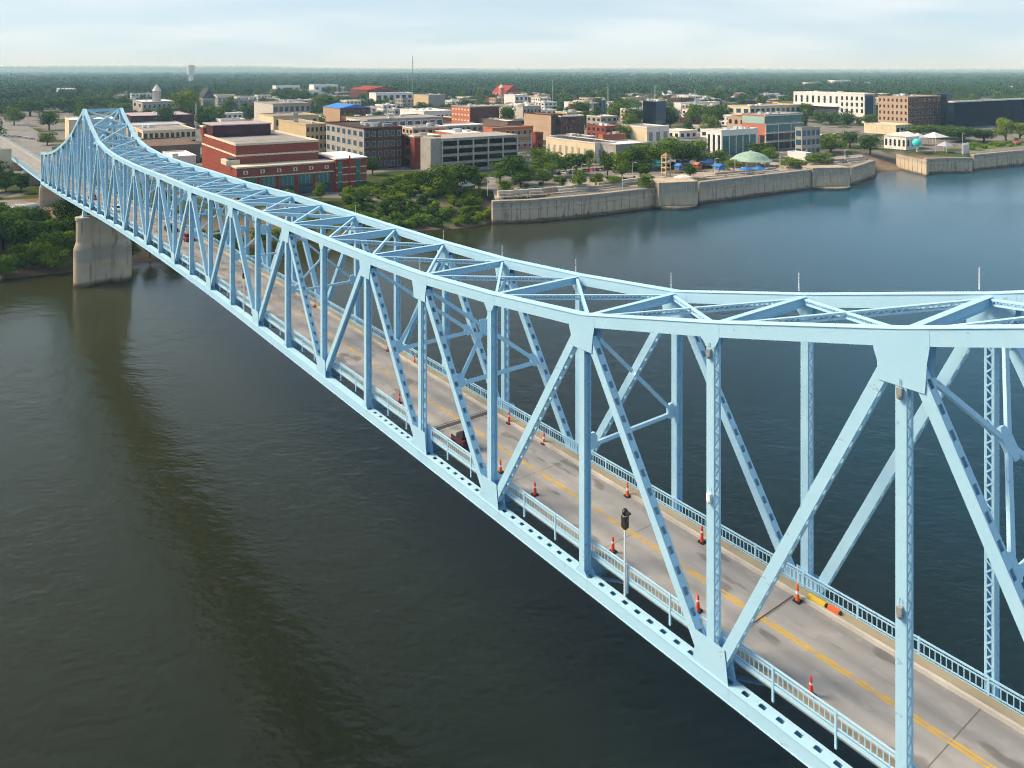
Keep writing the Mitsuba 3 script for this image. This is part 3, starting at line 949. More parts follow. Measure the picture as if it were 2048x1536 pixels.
def signal_post(x, yt, yb, t, label):
    Yq = F * (D0 + t) / ((x + 155) * CA)
    top, foot = at_depth(x, yt, Yq), at_depth(x, yb, Yq)
    s = thing('signal_post', label, 'signal', 'black-headed signal posts on the near railing')
    put('pole', MB().tube(foot, top - UP * 1.0, 0.075, 0.07, 10), 'white_paint', s, smooth=40)
    m = MB().box(top - UP * 0.72, U * 0.17, N * 0.17, UP * 0.36)
    m.tube(top - UP * 1.15, top - UP * 1.0, 0.16, 0.16, 10)
    put('housing', m, 'black_paint', s)
    put('collar', MB().tube(top - UP * 0.36, top - UP * 0.30, 0.15, n=10), 'white_paint', s)
    m = MB().tube(top - UP * 0.30, top - UP * 0.05, 0.17, 0.20, 10)
    m.tube(top - UP * 0.05, top + UP * 0.08, 0.20, 0.10, 10)
    m.box(top - UP * 0.1 - U * 0.26, U * 0.14, N * 0.12, UP * 0.06)
    put('lamp_head', m, 'black_paint', s, smooth=40)
    put('lens', MB().tube(top - UP * 0.6 - U * 0.17, top - UP * 0.6 - U * 0.20, 0.12, n=10), 'lens_dark', s)


signal_post(1250, 1020, 1192, 0.22, 'black signal head on a tall white pole at the near railing, closest to the camera')
signal_post(488, 540, 632, 0.22, 'small black signal head on a white pole far along the near railing')


def car(name, label, q, d, mat, group=None, van=False):
    """A passenger car standing at q, its nose towards d."""
    t = thing(name, label, 'car', group)
    d = unit(d); s = np.cross(UP, d)
    L, w = 2.2, 0.88
    loc = lambda x, y, z: q + d * x + s * y + UP * z
    m = MB().hexa([loc(x, y, .32) for x, y in ((-L, -w), (L, -w), (L, w), (-L, w))] + [loc(x, y, .84) for x, y in ((-L * .98, -w * .96), (L * .94, -w * .94), (L * .94, w * .94), (-L * .98, w * .96))])
    put('body', m, mat, t)
    a, b = (-1.9, 0.9) if van else (-1.55, 0.75)
    m = MB().hexa([loc(x, y, .84) for x, y in ((a - .1, -w * .9), (b + .35, -w * .9), (b + .35, w * .9), (a - .1, w * .9))] + [loc(x, y, 1.42) for x, y in ((a + .3, -w * .74), (b - .35, -w * .74), (b - .35, w * .74), (a + .3, w * .74))])
    put('windows', m, 'glass_dark', t)
    put('roof', MB().box(loc((a + b) / 2 - .02, 0, 1.44), d * ((b - a) / 2 - .28), s * w * .74, UP * .025), mat, t)
    for x in (-1.35, 1.35):
        for y in (-w + .05, w - .05):
            put('wheel', MB().tube(loc(x, y - .1, .32), loc(x, y + .1, .32), .32, n=10), 'rubber', t)
    for y in (-.6, .6):
        put('headlight', MB().box(loc(L * .96, y, .66), d * .05, s * .16, UP * .07), 'white_paint', t)


flat('paint_red', (0.42, 0.025, 0.03), 0.3)
flat('paint_white', (0.75, 0.75, 0.74), 0.3)
flat('paint_blue', (0.04, 0.10, 0.24), 0.3)
flat('paint_black', (0.02, 0.02, 0.022), 0.25)
flat('paint_silver', (0.45, 0.46, 0.47), 0.3, 0.3)
CARP = ['paint_white', 'paint_silver', 'paint_black', 'paint_red', 'paint_blue', 'paint_white', 'paint_silver']
car('car', 'red car driving on the bridge under the far tower', P(21.6, 2.9, zr(21.6) + .01), -U, 'paint_red')
car('car', 'white car on the bridge between the tower and the middle of the span', P(18.4, 3.0, zr(18.4) + .01), -U, 'paint_white')
car('car', 'dark car with a red neighbour far along the bridge deck', P(14.6, 5.9, zr(14.6) + .01), U, 'paint_black')
car('car', 'small red car in the far lane well beyond the middle of the bridge', P(13.4, 5.9, zr(13.4) + .01), U, 'paint_red')
# work cart behind the near railing
q = on_deck(925, 893)
t = thing('work_cart', 'small dark red work cart with a white hood behind the near railing', 'cart')
lo = lambda x, y, z: q + U * x + N * y + UP * z
put('body', MB().box(lo(0, 0, .62), U * .95, N * .55, UP * .28), 'maroon_wall', t)
put('hood', MB().hexa([lo(x, y, .9) for x, y in ((.25, -.5), (.95, -.5), (.95, .5), (.25, .5))] + [lo(x, y, 1.2) for x, y in ((.3, -.45), (.8, -.45), (.8, .45), (.3, .45))]), 'grey_wall', t)
put('seat', MB().box(lo(-.3, 0, 1.02), U * .3, N * .45, UP * .1), 'rubber', t)
put('backrest', MB().box(lo(-.62, 0, 1.35), U * .06, N * .45, UP * .3), 'maroon_wall', t)
put('flag', MB().box(lo(.1, .2, 1.75), U * .16, N * .02, UP * .16), 'paint_red', t)
put('mast', MB().tube(lo(.1, .2, .9), lo(.1, .2, 1.6), .03, n=6), 'rubber', t)
for x in (-.6, .6):
    for y in (-.52, .52):
        put('wheel', MB().tube(lo(x, y - .09, .32), lo(x, y + .09, .32), .32, n=12), 'rubber', t)

# ---------------------------------------------------------------- buildings
G1, G2 = unit(V(-(1024.0) / F, 1, 0)), None          # the street grid runs away from the river, nearly along the bridge
G2 = V(G1[1], -G1[0], 0)
FOOT, NEAR = [], []


def width_to(c, d, x):
    """How far from c along d the pixel column x lies."""
    m = (x - 1024) / F
    return (m * c[1] - c[0]) / (d[0] - m * d[1])


def windows(t, c, a, L, up0, H, nx, nz, out, mat='glass_dark', fx=0.55, fz=0.55, frame=None, name='window', arch=False, margin=0.0):
    """nx by nz windows on the face that starts at c, runs L along a, and is H high from up0: each a pane standing in its own frame and sill."""
    L2 = L - 2 * margin
    for i in range(nx):
        for j in range(nz):
            w, h = L2 / nx * fx, H / nz * fz
            p = c + a * (margin + L2 * (i + 0.5) / nx) + UP * (up0 + H * (j + 0.5) / nz)
            if frame:
                k = put(name, UNIT, frame, t, to_world=unit_at(p + out * 0.06, a * (w * 1.22), UP * (h * 1.16), out * 0.12))
                put('pane', UNIT, mat, k, to_world=unit_at(p + out * 0.10, a * w, UP * h, out * 0.10))
            else:
                put(name, UNIT, mat, t, to_world=unit_at(p + out * 0.05, a * w, UP * h, out * 0.14))


def block(name, label, xl, xc, xr, yt, yb, wall, roof='grey_roof', nl=(0, 0), nf=(0, 0), left=None, Lmax=70, Wmax=140, parapet=0.8, trim=None, glass='glass_dark',
          units=0, fx=0.5, fz=0.5, cat='building', frame=None, z0=8.0, bands=0, group=None, front=None, gable=None, base_frac=0.0):
    """A building of the town, on the street grid, its near corner surveyed at pixel column xc between rows yt and yb, its faces running to xl and xr."""
    c = at(xc, yb, z0)
    L = min(max(width_to(c, G1, xl), 4), Lmax)
    W = min(max(width_to(c, G2, xr), 4), Wmax)
    H = (yb - yt) * c[1] / F
    t = thing(name, label, cat, group)
    ctr = c + G1 * L / 2 + G2 * W / 2
    FOOT.append(Polygon([tuple((c + G1 * a + G2 * b)[:2]) for a, b in ((-3, -3), (L + 3, -3), (L + 3, W + 3), (-3, W + 3))]))
    NEAR.append((ctr, label))
    if left:
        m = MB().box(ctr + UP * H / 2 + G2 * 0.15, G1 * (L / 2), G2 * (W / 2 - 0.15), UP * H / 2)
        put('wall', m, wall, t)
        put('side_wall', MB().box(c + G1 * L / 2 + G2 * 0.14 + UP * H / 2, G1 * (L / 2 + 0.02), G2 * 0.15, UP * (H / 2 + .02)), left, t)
    else:
        put('wall', MB().box(ctr + UP * H / 2, G1 * L / 2, G2 * W / 2, UP * H / 2), wall, t)
    if gable:
        h = gable
        a, b = c - G1 * .4 - G2 * .4, c + G2 * (W + .4) - G1 * .4
        if L > W:
            m = MB().prism([a + UP * H, b + UP * H, (a + b) / 2 + UP * (H + h)], G1 * (L + .8))
        else:
            a2 = c + G1 * (L + .4) - G2 * .4
            m = MB().prism([a + UP * H, a2 + UP * H, (a + a2) / 2 + UP * (H + h)], G2 * (W + .8))
        put('roof', m, roof, t)
    else:
        put('roof', MB().box(ctr + UP * (H + 0.06), G1 * (L / 2 - .25), G2 * (W / 2 - .25), UP * 0.055), roof, t)
        if parapet:
            m = MB()
            for q, a, s in ((c + G1 * L / 2, G1 * (L / 2 + .06), G2), (c + G1 * L / 2 + G2 * W, G1 * (L / 2 + .06), G2), (c + G2 * W / 2, G2 * (W / 2 - .25), G1), (c + G2 * W / 2 + G1 * L, G2 * (W / 2 - .25), G1)):
                m.box(q + UP * (H + parapet / 2), a, s * 0.22, UP * parapet / 2)
            put('parapet', m, trim or wall, t)
    if nl[0]:
        windows(t, c, G1, L, H * base_frac, H * (1 - base_frac), *nl, -G2, glass, fx, fz, frame)
    if nf[0]:
        windows(t, c, G2, W, H * base_frac, H * (1 - base_frac), *nf, -G1, glass, fx, fz, frame)
    for b in range(bands):
        z = H * (b + 1) / (bands + 1)
        m = MB().box(c + G2 * W / 2 + UP * z - G1 * .04, G2 * (W / 2 + .05), G1 * .08, UP * .16)
        m.box(c + G1 * L / 2 + UP * z - G2 * .04, G1 * (L / 2 + .05), G2 * .08, UP * .16)
        put('band', m, trim or 'cream_trim', t)
    r = np.random.default_rng(int(xc * 7 + yt))
    for i in range(units):
        p = c + G1 * L * r.uniform(.2, .8) + G2 * W * r.uniform(.15, .85) + UP * (H + .15)
        s = r.uniform(.8, 1.8)
        put('rooftop_unit', MB().box(p + UP * s * .6, G1 * s, G2 * s * r.uniform(.7, 1.4), UP * s * .6), r.choice(['white_trim', 'grey_metal', 'silver']), t)
    return t, c, L, W, H


def theatre():
    t, c, L, W, H = block('theatre', 'large red brick theatre with stepped volumes and pale roof edges beside the bridge', 385, 472, 637, 292, 392, 'red_brick', 'grey_roof', parapet=0.9, trim='cream_trim', Lmax=62)
    for z in (H * .80,):
        m = MB().box(c + G2 * W / 2 + UP * z - G1 * .05, G2 * (W / 2 + .06), G1 * .1, UP * .35)
        m.box(c + G1 * L / 2 + UP * z - G2 * .05, G1 * (L / 2 + .06), G2 * .1, UP * .35)
        put('band', m, 'cream_trim', t)
    # fly tower at the back
    b0 = c + G1 * (L * .70)
    put('fly_tower', MB().box(b0 + G1 * L * .16 + G2 * W * .40 + UP * (H + 2.6), G1 * L * .16, G2 * W * .38, UP * 2.6), 'maroon_wall', t)
    put('fly_roof', MB().box(b0 + G1 * L * .16 + G2 * W * .40 + UP * (H + 5.4), G1 * (L * .16 + .3), G2 * (W * .38 + .3), UP * .22), 'mauve_roof', t)
    put('corner_tower', MB().box(b0 + G1 * L * .26 + G2 * 1.6 + UP * (H + 1.9), G1 * 3, G2 * 2.2, UP * 1.9), 'red_brick', t)
    put('corner_cap', MB().box(b0 + G1 * L * .26 + G2 * 1.6 + UP * (H + 4.1), G1 * 3.3, G2 * 2.5, UP * .35), 'cream_trim', t)
    # lower front wing with the lobby
    f = at(443, 398)
    f = c - G1 * 9.5 + G2 * (-2.0)
    Wf, Lf, Hf = W * 0.98 + 6, 9.4, H * .60
    put('lobby_wall', MB().box(f + G2 * Wf / 2 + G1 * Lf / 2 + UP * Hf / 2, G1 * Lf / 2, G2 * Wf / 2, UP * Hf / 2), 'red_brick', t)
    put('lobby_roof', MB().box(f + G2 * Wf / 2 + G1 * Lf / 2 + UP * (Hf + .3), G1 * (Lf / 2 + .2), G2 * (Wf / 2 + .3), UP * .3), 'cream_trim', t)
    put('lobby_band', MB().box(f + G2 * Wf / 2 - G1 * .06 + UP * Hf * .70, G2 * Wf / 2, G1 * .1, UP * .22), 'cream_trim', t)
    for i in range(6):
        q = f + G2 * Wf * (i + .5) / 6 - G1 * .1 + UP * Hf * .86
        k = put('emblem', MB().box(q, G2 * .85, G1 * .06, UP * .7), 'cream_trim', t)
        put('emblem_centre', MB().box(q - G1 * .09, G2 * .28, G1 * .05, UP * .45), 'maroon_wall', k)
    for i in range(5):
        q = f + G2 * Wf * (i + .62) / 5.25 - G1 * .05
        k = put('window', UNIT, 'glass_teal', t, to_world=unit_at(q + UP * Hf * .50, G2 * Wf * .142, UP * Hf * .32, G1 * .2))
        for j in range(3):
            put('mullion', UNIT, 'grey_metal', k, to_world=unit_at(q + UP * Hf * .5 + G2 * Wf * .142 * (j - 1) / 3.2 - G1 * .12, G2 * .12, UP * Hf * .32, G1 * .12))
        put('entrance', UNIT, 'glass_blue', t, to_world=unit_at(q + UP * Hf * .17, G2 * Wf * .142, UP * Hf * .28, G1 * .3))
    for i in range(6):
        put('pilaster', MB().box(f + G2 * (Wf * (i + .12) / 5.25 + .4) - G1 * .18 + UP * Hf * .33, G2 * .55, G1 * .22, UP * Hf * .33), 'red_brick', t)
    # right wing, flat pale roof
    w0 = f + G2 * Wf - G1 * 1.5
    Ww, Lw, Hw = width_to(w0, G2, 733), 26, H * .66
    put('wing_wall', MB().box(w0 + G2 * (Ww / 2 + .1) + G1 * Lw / 2 + UP * Hw / 2, G1 * Lw / 2, G2 * Ww / 2, UP * Hw / 2), 'red_brick', t)
    put('wing_roof', MB().box(w0 + G2 * (Ww / 2 + .1) + G1 * Lw / 2 + UP * (Hw + .25), G1 * (Lw / 2 + .3), G2 * (Ww / 2 + .3), UP * .25), 'white_roof', t)
    for z in (.28, .52, .74):
        put('wing_band', MB().box(w0 + G2 * (Ww / 2 + .1) - G1 * .05 + UP * Hw * z, G2 * Ww / 2, G1 * .1, UP * .2), 'cream_trim', t)
    for x in (.14, .72):
        k = put('window', UNIT, 'glass_teal', t, to_world=unit_at(w0 + G2 * Ww * x - G1 * .12 + UP * Hw * .50, G2 * Ww * .13, UP * Hw * .86, G1 * .3))
        for z in (.3, .6):
            put('transom', UNIT, 'grey_metal', k, to_world=unit_at(w0 + G2 * Ww * x - G1 * .26 + UP * Hw * z, G2 * Ww * .13, UP * .3, G1 * .08))
    put('red_pole', MB().tube(w0 + G2 * Ww * .43 - G1 * .6, w0 + G2 * Ww * .43 - G1 * .6 + UP * (Hw + 1.5), .3, n=8), 'paint_red', t)
    # roof-top house on the left terrace
    q = c - G2 * 1.2 - G1 * 1.0 + UP * Hf
    put('terrace_house', MB().box(q + G1 * 5 + UP * 1.4, G1 * 4.5, G2 * 2.6, UP * 1.0), 'cream_trim', t)
    put('terrace_vent', MB().box(q + G1 * 4 + UP * 2.7, G1 * 2.6, G2 * 1.5, UP * .3), 'dark_roof', t)
    FOOT.append(Polygon([tuple((f + G1 * a + G2 * b)[:2]) for a, b in ((-2, -2), (30, -2), (30, Wf + Ww + 3), (-2, Wf + Ww + 3))]))


theatre()
block('loft_building', 'old dark brick loft building with a grey windowed side, right of the theatre', 652, 728, 804, 259, 340, 'dark_brick', 'dark_roof', (7, 4), (6, 4), left='grey_wall', frame='grey_metal', glass='glass_blue', fx=.52, fz=.5, units=7, Lmax=60)
block('office_building', 'tan office block with a blank sunlit side directly behind the theatre', 557, 612, 655, 251, 318, 'tan_wall', 'grey_roof', (0, 0), (5, 4), units=2, fx=.5)
block('brick_tower', 'red brick stair tower with a narrow window strip beside the parking garage', 804, 829, 881, 275, 338, 'red_brick', 'white_roof', (1, 3), (0, 0), glass='glass_dark', fx=.28, fz=.6, trim='cream_trim', units=1)


def garage():
    c = at(884, 346)
    L, W = 34, width_to(c, G2, 1062)
    H = (346 - 283) * c[1] / F
    t = thing('parking_garage', 'open multi-storey concrete parking garage with dark slots between pale decks', 'parking garage')
    FOOT.append(Polygon([tuple((c + G1 * a + G2 * b)[:2]) for a, b in ((-3, -3), (L + 3, -3), (L + 3, W + 3), (-3, W + 3))]))
    for i in range(5):
        z = H * i / 4
        put('deck', MB().box(c + G1 * L / 2 + G2 * W / 2 + UP * (z + .15), G1 * L / 2, G2 * W / 2, UP * .15), 'grey_wall', t)
        m = MB().box(c + G2 * W / 2 + UP * (z + .75) - G1 * .02, G2 * (W / 2 + .1), G1 * .15, UP * .62)
        m.box(c + G1 * L / 2 + UP * (z + .75) - G2 * .02, G1 * (L / 2 - .2), G2 * .15, UP * .62)
        put('spandrel', m, 'grey_wall', t)
    for i in range(7):
        put('column', MB().box(c + G2 * W * i / 6 - G1 * .28 + UP * (H / 2 + .4), G2 * .32, G1 * .24, UP * (H / 2 + .4)), 'pale_concrete', t)
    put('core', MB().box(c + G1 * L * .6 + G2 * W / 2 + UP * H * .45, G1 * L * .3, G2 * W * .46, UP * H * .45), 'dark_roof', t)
    put('stair_tower', MB().box(c - G2 * 3.0 + G1 * 6 + UP * (H / 2 + .8), G1 * 5.4, G2 * 2.8, UP * (H / 2 + .8)), 'grey_wall', t)
    for i in range(6):
        x, y = rng.uniform(4, L - 4), rng.uniform(4, W - 4)
    return c, L, W, H


gc, gL, gW, gH = garage()
block('stair_tower', 'slim dark red stair tower at the right end of the parking garage', 1062, 1071, 1086, 268, 330, 'red_brick', 'dark_roof', (0, 0), (1, 4), fx=.4)
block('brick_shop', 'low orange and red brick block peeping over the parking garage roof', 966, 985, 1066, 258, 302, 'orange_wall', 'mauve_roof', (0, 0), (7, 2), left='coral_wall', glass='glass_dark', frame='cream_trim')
block('brick_shop', 'low building with a bright white roof left of the orange block', 871, 915, 963, 268, 305, 'orange_wall', 'white_roof', (0, 0), (6, 1), glass='grey_roof', parapet=0.4, trim='white_trim', units=3)
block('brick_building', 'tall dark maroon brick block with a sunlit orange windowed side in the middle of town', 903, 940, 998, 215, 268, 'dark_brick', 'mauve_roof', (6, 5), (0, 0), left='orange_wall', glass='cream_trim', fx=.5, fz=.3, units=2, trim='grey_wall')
block('colonnade_building', 'long grey building with a row of tall dark window bays behind the dark loft', 692, 735, 886, 241, 292, 'grey_wall', 'grey_roof', (5, 2), (10, 2), left='cream_wall', glass='glass_blue', fx=.66, fz=.66, units=3, frame='white_trim')
block('brown_building', 'brown brick building with a bright blue tarpaulin roof', 646, 680, 741, 217, 262, 'dark_brick', 'blue_tarp', (0, 0), (6, 2), left='tan_brick', units=0, gable=3.0)
block('office_building', 'grey office building with a strip of dark windows and a roof penthouse', 508, 546, 621, 209, 268, 'grey_wall', 'grey_roof', (0, 0), (7, 3), left='pale_concrete', glass='glass_blue', fx=.6, units=3)
block('office_building', 'flat roofed yellow-tan block in front of the grey office building', 518, 547, 638, 234, 282, 'tan_wall', 'grey_roof', (0, 0), (5, 2), left='cream_wall', units=2, fx=.4)
block('white_hall', 'white hall with a dark red roof behind, left of the thin mast', 738, 752, 826, 187, 214, 'white_wall', 'white_roof', (0, 0), (6, 1), fx=.6, fz=.7)
block('red_roof_church', 'long dark red roof rising behind the white hall', 700, 735, 795, 180, 205, 'dark_brick', 'red_roof', gable=5, Wmax=60)
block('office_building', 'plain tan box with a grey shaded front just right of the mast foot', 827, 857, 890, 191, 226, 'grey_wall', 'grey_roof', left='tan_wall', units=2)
block('white_shop', 'white roofed cluster in front of the tan box', 800, 848, 906, 224, 252, 'white_wall', 'white_roof', (0, 0), (7, 1), units=4, fx=.5)
block('grey_hall', 'pale grey hall with many white roof machines, right of the maroon block', 990, 1046, 1082, 214, 258, 'grey_wall', 'white_roof', (0, 0), (5, 2), units=9, left='pale_concrete')
block('white_shop', 'small white tower block below the orange church', 1008, 1030, 1056, 191, 218, 'white_wall', 'white_roof', (0, 0), (3, 2), units=2)
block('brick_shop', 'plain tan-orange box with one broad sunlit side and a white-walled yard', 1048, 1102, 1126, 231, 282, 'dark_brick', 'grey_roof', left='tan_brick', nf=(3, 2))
block('row_house', 'row of dark brown shop houses with white cornices', 1110, 1122, 1168, 234, 282, 'dark_brick', 'white_roof', (2, 2), (6, 3), trim='white_trim', fx=.45)
block('white_shop', 'low white roofed building behind the orange block', 955, 1015, 1042, 244, 275, 'brown_roof', 'white_roof', units=4)
block('warehouse', 'long cream warehouse with a sloping white roof edge by the riverfront trees', 1092, 1190, 1232, 287, 330, 'white_wall', 'dark_roof', (8, 1), (2, 1), left='cream_wall', glass='grey_roof', fx=.35, fz=.4, parapet=.5, trim='white_trim')
block('warehouse', 'pale grey flat roofed warehouse right of the cream one', 1186, 1232, 1302, 292, 334, 'grey_wall', 'white_roof', (3, 1), (5, 1), fx=.4, fz=.35)
block('orange_hall', 'low building with a broad orange front strip among dark roofs', 1196, 1206, 1251, 272, 300, 'orange_wall', 'dark_roof', units=2)
block('cream_hall', 'windowless bright cream hall standing alone behind the riverfront trees', 1243, 1294, 1338, 256, 292, 'white_wall', 'grey_roof', left='cream_wall', nf=(3, 1), glass='grey_roof')
block('blue_tower', 'dark blue box-like tower among trees in the middle distance', 1286, 1311, 1332, 204, 265, 'glass_blue', 'grey_roof', left='navy_wall', units=2, parapet=.5)
block('arch_building', 'white riverfront building with arched openings and a glass front', 1413, 1443, 1516, 263, 314, 'white_wall', 'white_roof', (3, 1), (0, 0), fx=.4, fz=.7, units=6)
c = at(1443, 314); W_ = width_to(c, G2, 1516); H_ = (314 - 263) * c[1] / F
for i in range(5):
    put('glass_bay', UNIT, 'glass_teal', 'arch_building', to_world=unit_at(c + G2 * W_ * (i + .62) / 5.4 - G1 * .05 + UP * H_ * .42, G2 * W_ * .155, UP * H_ * .78, G1 * .2))


def glass_office():
    t, c, L, W, H = block('glass_office', 'modern riverfront office with green glass floors, coral brick side and white slab edges', 1484, 1530, 1604, 231, 302, 'grey_wall', 'mauve_roof', left='coral_wall', parapet=.6, trim='grey_wall', units=3)
    put('glass_band', UNIT, 'glass_pale', t, to_world=unit_at(c + G1 * L * .5 - G2 * .08 + UP * H * .86, G1 * L * .96, UP * H * .2, G2 * .2))
    windows(t, c, G1, L * .5, H * .06, H * .42, 2, 1, -G2, 'glass_dark', .8, .8)
    for j in range(4):
        for i in range(4):
            put('window', UNIT, 'glass_teal' if j > 1 else 'glass_dark', t, to_world=unit_at(c + G2 * W * (i + .5) / 4 - G1 * .08 + UP * H * (j + .52) / 4, G2 * W * .235, UP * H * .185, G1 * .2))
        put('slab_edge', UNIT, 'white_trim', t, to_world=unit_at(c + G2 * W * .5 - G1 * .3 + UP * H * (j + .96) / 4, G2 * W * 1.02, UP * H * .022, G1 * .7))
    for i in range(4):
        put('balcony_post', UNIT, 'white_trim', t, to_world=unit_at(c + G2 * W * (i + .02) / 3 - G1 * .5 + UP * H * .38, G2 * .35, UP * H * .76, G1 * .35))


glass_office()
block('brick_annex', 'pinkish brick annex directly behind the glass office', 1455, 1490, 1530, 236, 288, 'tan_brick', 'brown_roof', (3, 3), (3, 3), left='tan_brick')
block('office_building', 'grey glass and concrete frame building right of the glass office', 1590, 1604, 1640, 258, 312, 'grey_wall', 'grey_roof', (1, 3), (4, 3), glass='glass_blue', fx=.7, fz=.6)
block('long_hall', 'long low cream hall with a flat pale roof and a window strip', 1455, 1500, 1600, 214, 248, 'cream_wall', 'mauve_roof', (3, 2), (10, 2), glass='glass_blue', fx=.6, units=6)
block('long_hall', 'yellow fronted hall wing under a long grey roof', 1545, 1556, 1632, 204, 236, 'yellow_wall', 'grey_roof', parapet=.4, trim='grey_roof')


def white_hotel():
    t, c, L, W, H = block('white_hotel', 'white hotel with rows of narrow window slots and a glass end', 1587, 1729, 1751, 189, 246, 'grey_wall', 'white_roof', left='white_wall', Lmax=160, parapet=1.0, trim='white_wall', units=5)
    # the right part goes down to the ground in three window rows; the left part is carried on a recessed dark storey
    windows(t, c, G1, L * .33, H * .30, H * .66, 5, 3, -G2, 'glass_dark', .42, .6)
    windows(t, c + G1 * L * .33, G1, L * .67, H * .60, H * .36, 8, 1, -G2, 'glass_dark', .36, .7)
    put('recess', MB().box(c + G1 * L * .67 - G2 * .05 + UP * H * .26, G1 * L * .325, G2 * .12, UP * H * .26), 'dark_roof', t)
    put('end_glazing', UNIT, 'glass_blue', t, to_world=unit_at(c + G2 * W * .42 - G1 * .06 + UP * H * .62, G2 * W * .7, UP * H * .68, G1 * .2))
    put('soffit', MB().box(c + G1 * L * .67 - G2 * 1.2 + UP * H * .54, G1 * L * .33, G2 * 1.2, UP * .4), 'white_wall', t)
    return c, L, W, H


hc, hL, hW, hH = white_hotel()
t = thing('yellow_drum', 'round yellow drum-shaped pavilion below the white hotel', 'pavilion')
q = at(1662, 236)
put('wall', MB().tube(q, q + UP * 9.5, 11, n=24), 'yellow_wall', t, smooth=35)
put('roof', MB().tube(q + UP * 9.5, q + UP * 10.3, 11.5, n=24), 'white_roof', t)
block('brick_hotel', 'tan and brown brick hotel with tall window bays, right of the white hotel', 1756, 1816, 1882, 195, 258, 'dark_brick', 'grey_roof', (7, 5), (7, 5), left='tan_brick', fx=.40, fz=.5, frame='tan_brick', glass='glass_dark', units=6, bands=2, trim='tan_brick')
block('blue_glass_block', 'narrow dark blue glass block between the brick hotel and the long navy hall', 1874, 1893, 1906, 189, 252, 'glass_blue', 'dark_roof', left='navy_wall', parapet=.4)
block('navy_hall', 'long windowless navy blue hall with a white roof edge at the far right', 1896, 1908, 2210, 205, 256, 'navy_wall', 'white_roof', left='navy_wall', Wmax=190, parapet=1.1, trim='white_trim')
block('restaurant', 'low cream restaurant with a broad flat roof below the brick hotel', 1728, 1792, 1824, 252, 270, 'cream_wall', 'cream_trim', (0, 0), (4, 1), fx=.5)
block('boathouse', 'white riverside house with dark windows behind the boat ramp', 1768, 1812, 1838, 274, 300, 'white_wall', 'white_roof', (5, 1), (3, 1), left='white_wall', fx=.45, gable=2.4)
block('annex', 'small pale pink flat-roofed building on the riverfront between two hedges', 1575, 1612, 1625, 309, 326, 'white_wall', 'mauve_roof')
block('cream_hall', 'cream flat-roofed hall immediately left of the far bridge tower', 118, 138, 232, 242, 285, 'cream_wall', 'white_roof', left='cream_wall', Lmax=40)
block('maroon_hall', 'long dark maroon hall with a mauve roof behind the bridge tower', 240, 262, 388, 234, 262, 'maroon_wall', 'mauve_roof', units=3)
block('cream_arcade', 'cream building with two rows of dark openings behind the bridge, left of the theatre', 262, 286, 392, 264, 298, 'cream_wall', 'grey_roof', (2, 2), (10, 2), left='cream_wall', fx=.6, fz=.6, units=2)
block('grey_shop', 'long low shop with a pale grey metal roof above the cream arcade', 252, 268, 372, 254, 278, 'grey_wall', 'silver')
block('brown_shop', 'wide low brown roof between the bridge and the theatre', 262, 290, 400, 296, 330, 'brown_roof', 'brown_roof')
block('white_shop', 'white roofed building tight against the left side of the theatre', 326, 346, 392, 316, 345, 'white_wall', 'white_roof', units=1)
block('cream_shed', 'cream shed at the left edge of the picture under the blue approach girder', -40, -8, 23, 302, 352, 'cream_wall', 'white_roof', Lmax=14)
# mansion with turret
t, c, L, W, H = block('mansion', 'ornate pale grey mansion with a turret, above the bridge tower', 262, 285, 352, 205, 236, 'grey_wall', 'white_roof', (2, 2), (7, 2), frame='white_trim', fx=.4, units=2)
q = c + G2 * W * .55 + G1 * L * .4 + UP * H
put('turret', MB().tube(q, q + UP * 11, 4.5, n=8), 'grey_wall', t)
put('turret_roof', MB().tube(q + UP * 11, q + UP * 18, 5.2, .3, 8), 'white_trim', t)
block('slate_house', 'large house with a steep dark slate roof right of the mansion', 395, 405, 430, 196, 216, 'grey_wall', 'dark_roof', gable=12)
# church
t, c, L, W, H = block('church', 'orange brick church with a red roof and a bell tower on the skyline of trees', 985, 1012, 1040, 184, 204, 'coral_wall', 'red_roof', (4, 1), (1, 1), gable=10, fx=.3, fz=.7, cat='church')
q = c - G2 * 7 + G1 * 2
put('bell_tower', MB().box(q + UP * 11, G1 * 3.2, G2 * 3.2, UP * 11), 'coral_wall', t)
put('spire', MB().tube(q + UP * 22, q + UP * 27, 4.2, .2, 4), 'cream_trim', t)
block('long_shop', 'long shop with a flat pale roof at the far left edge', -40, -20, 62, 181, 200, 'brown_roof', 'silver', Wmax=120)
block('white_house', 'flat white house among trees above the left street', 108, 118, 151, 179, 196, 'white_wall', 'white_roof', nf=(4, 1), fx=.4)
block('white_hall', 'big white hall far off on the right beyond the white hotel', 1655, 1670, 1702, 161, 172, 'white_wall', 'white_roof')
block('white_hall', 'long white shed beside the far white hall', 1702, 1712, 1792, 166, 173, 'white_wall', 'white_roof', Wmax=260)
block('white_hall', 'pinkish white box far off, left of the far white hall', 1605, 1615, 1642, 165, 176, 'cream_wall', 'white_roof', Wmax=120)
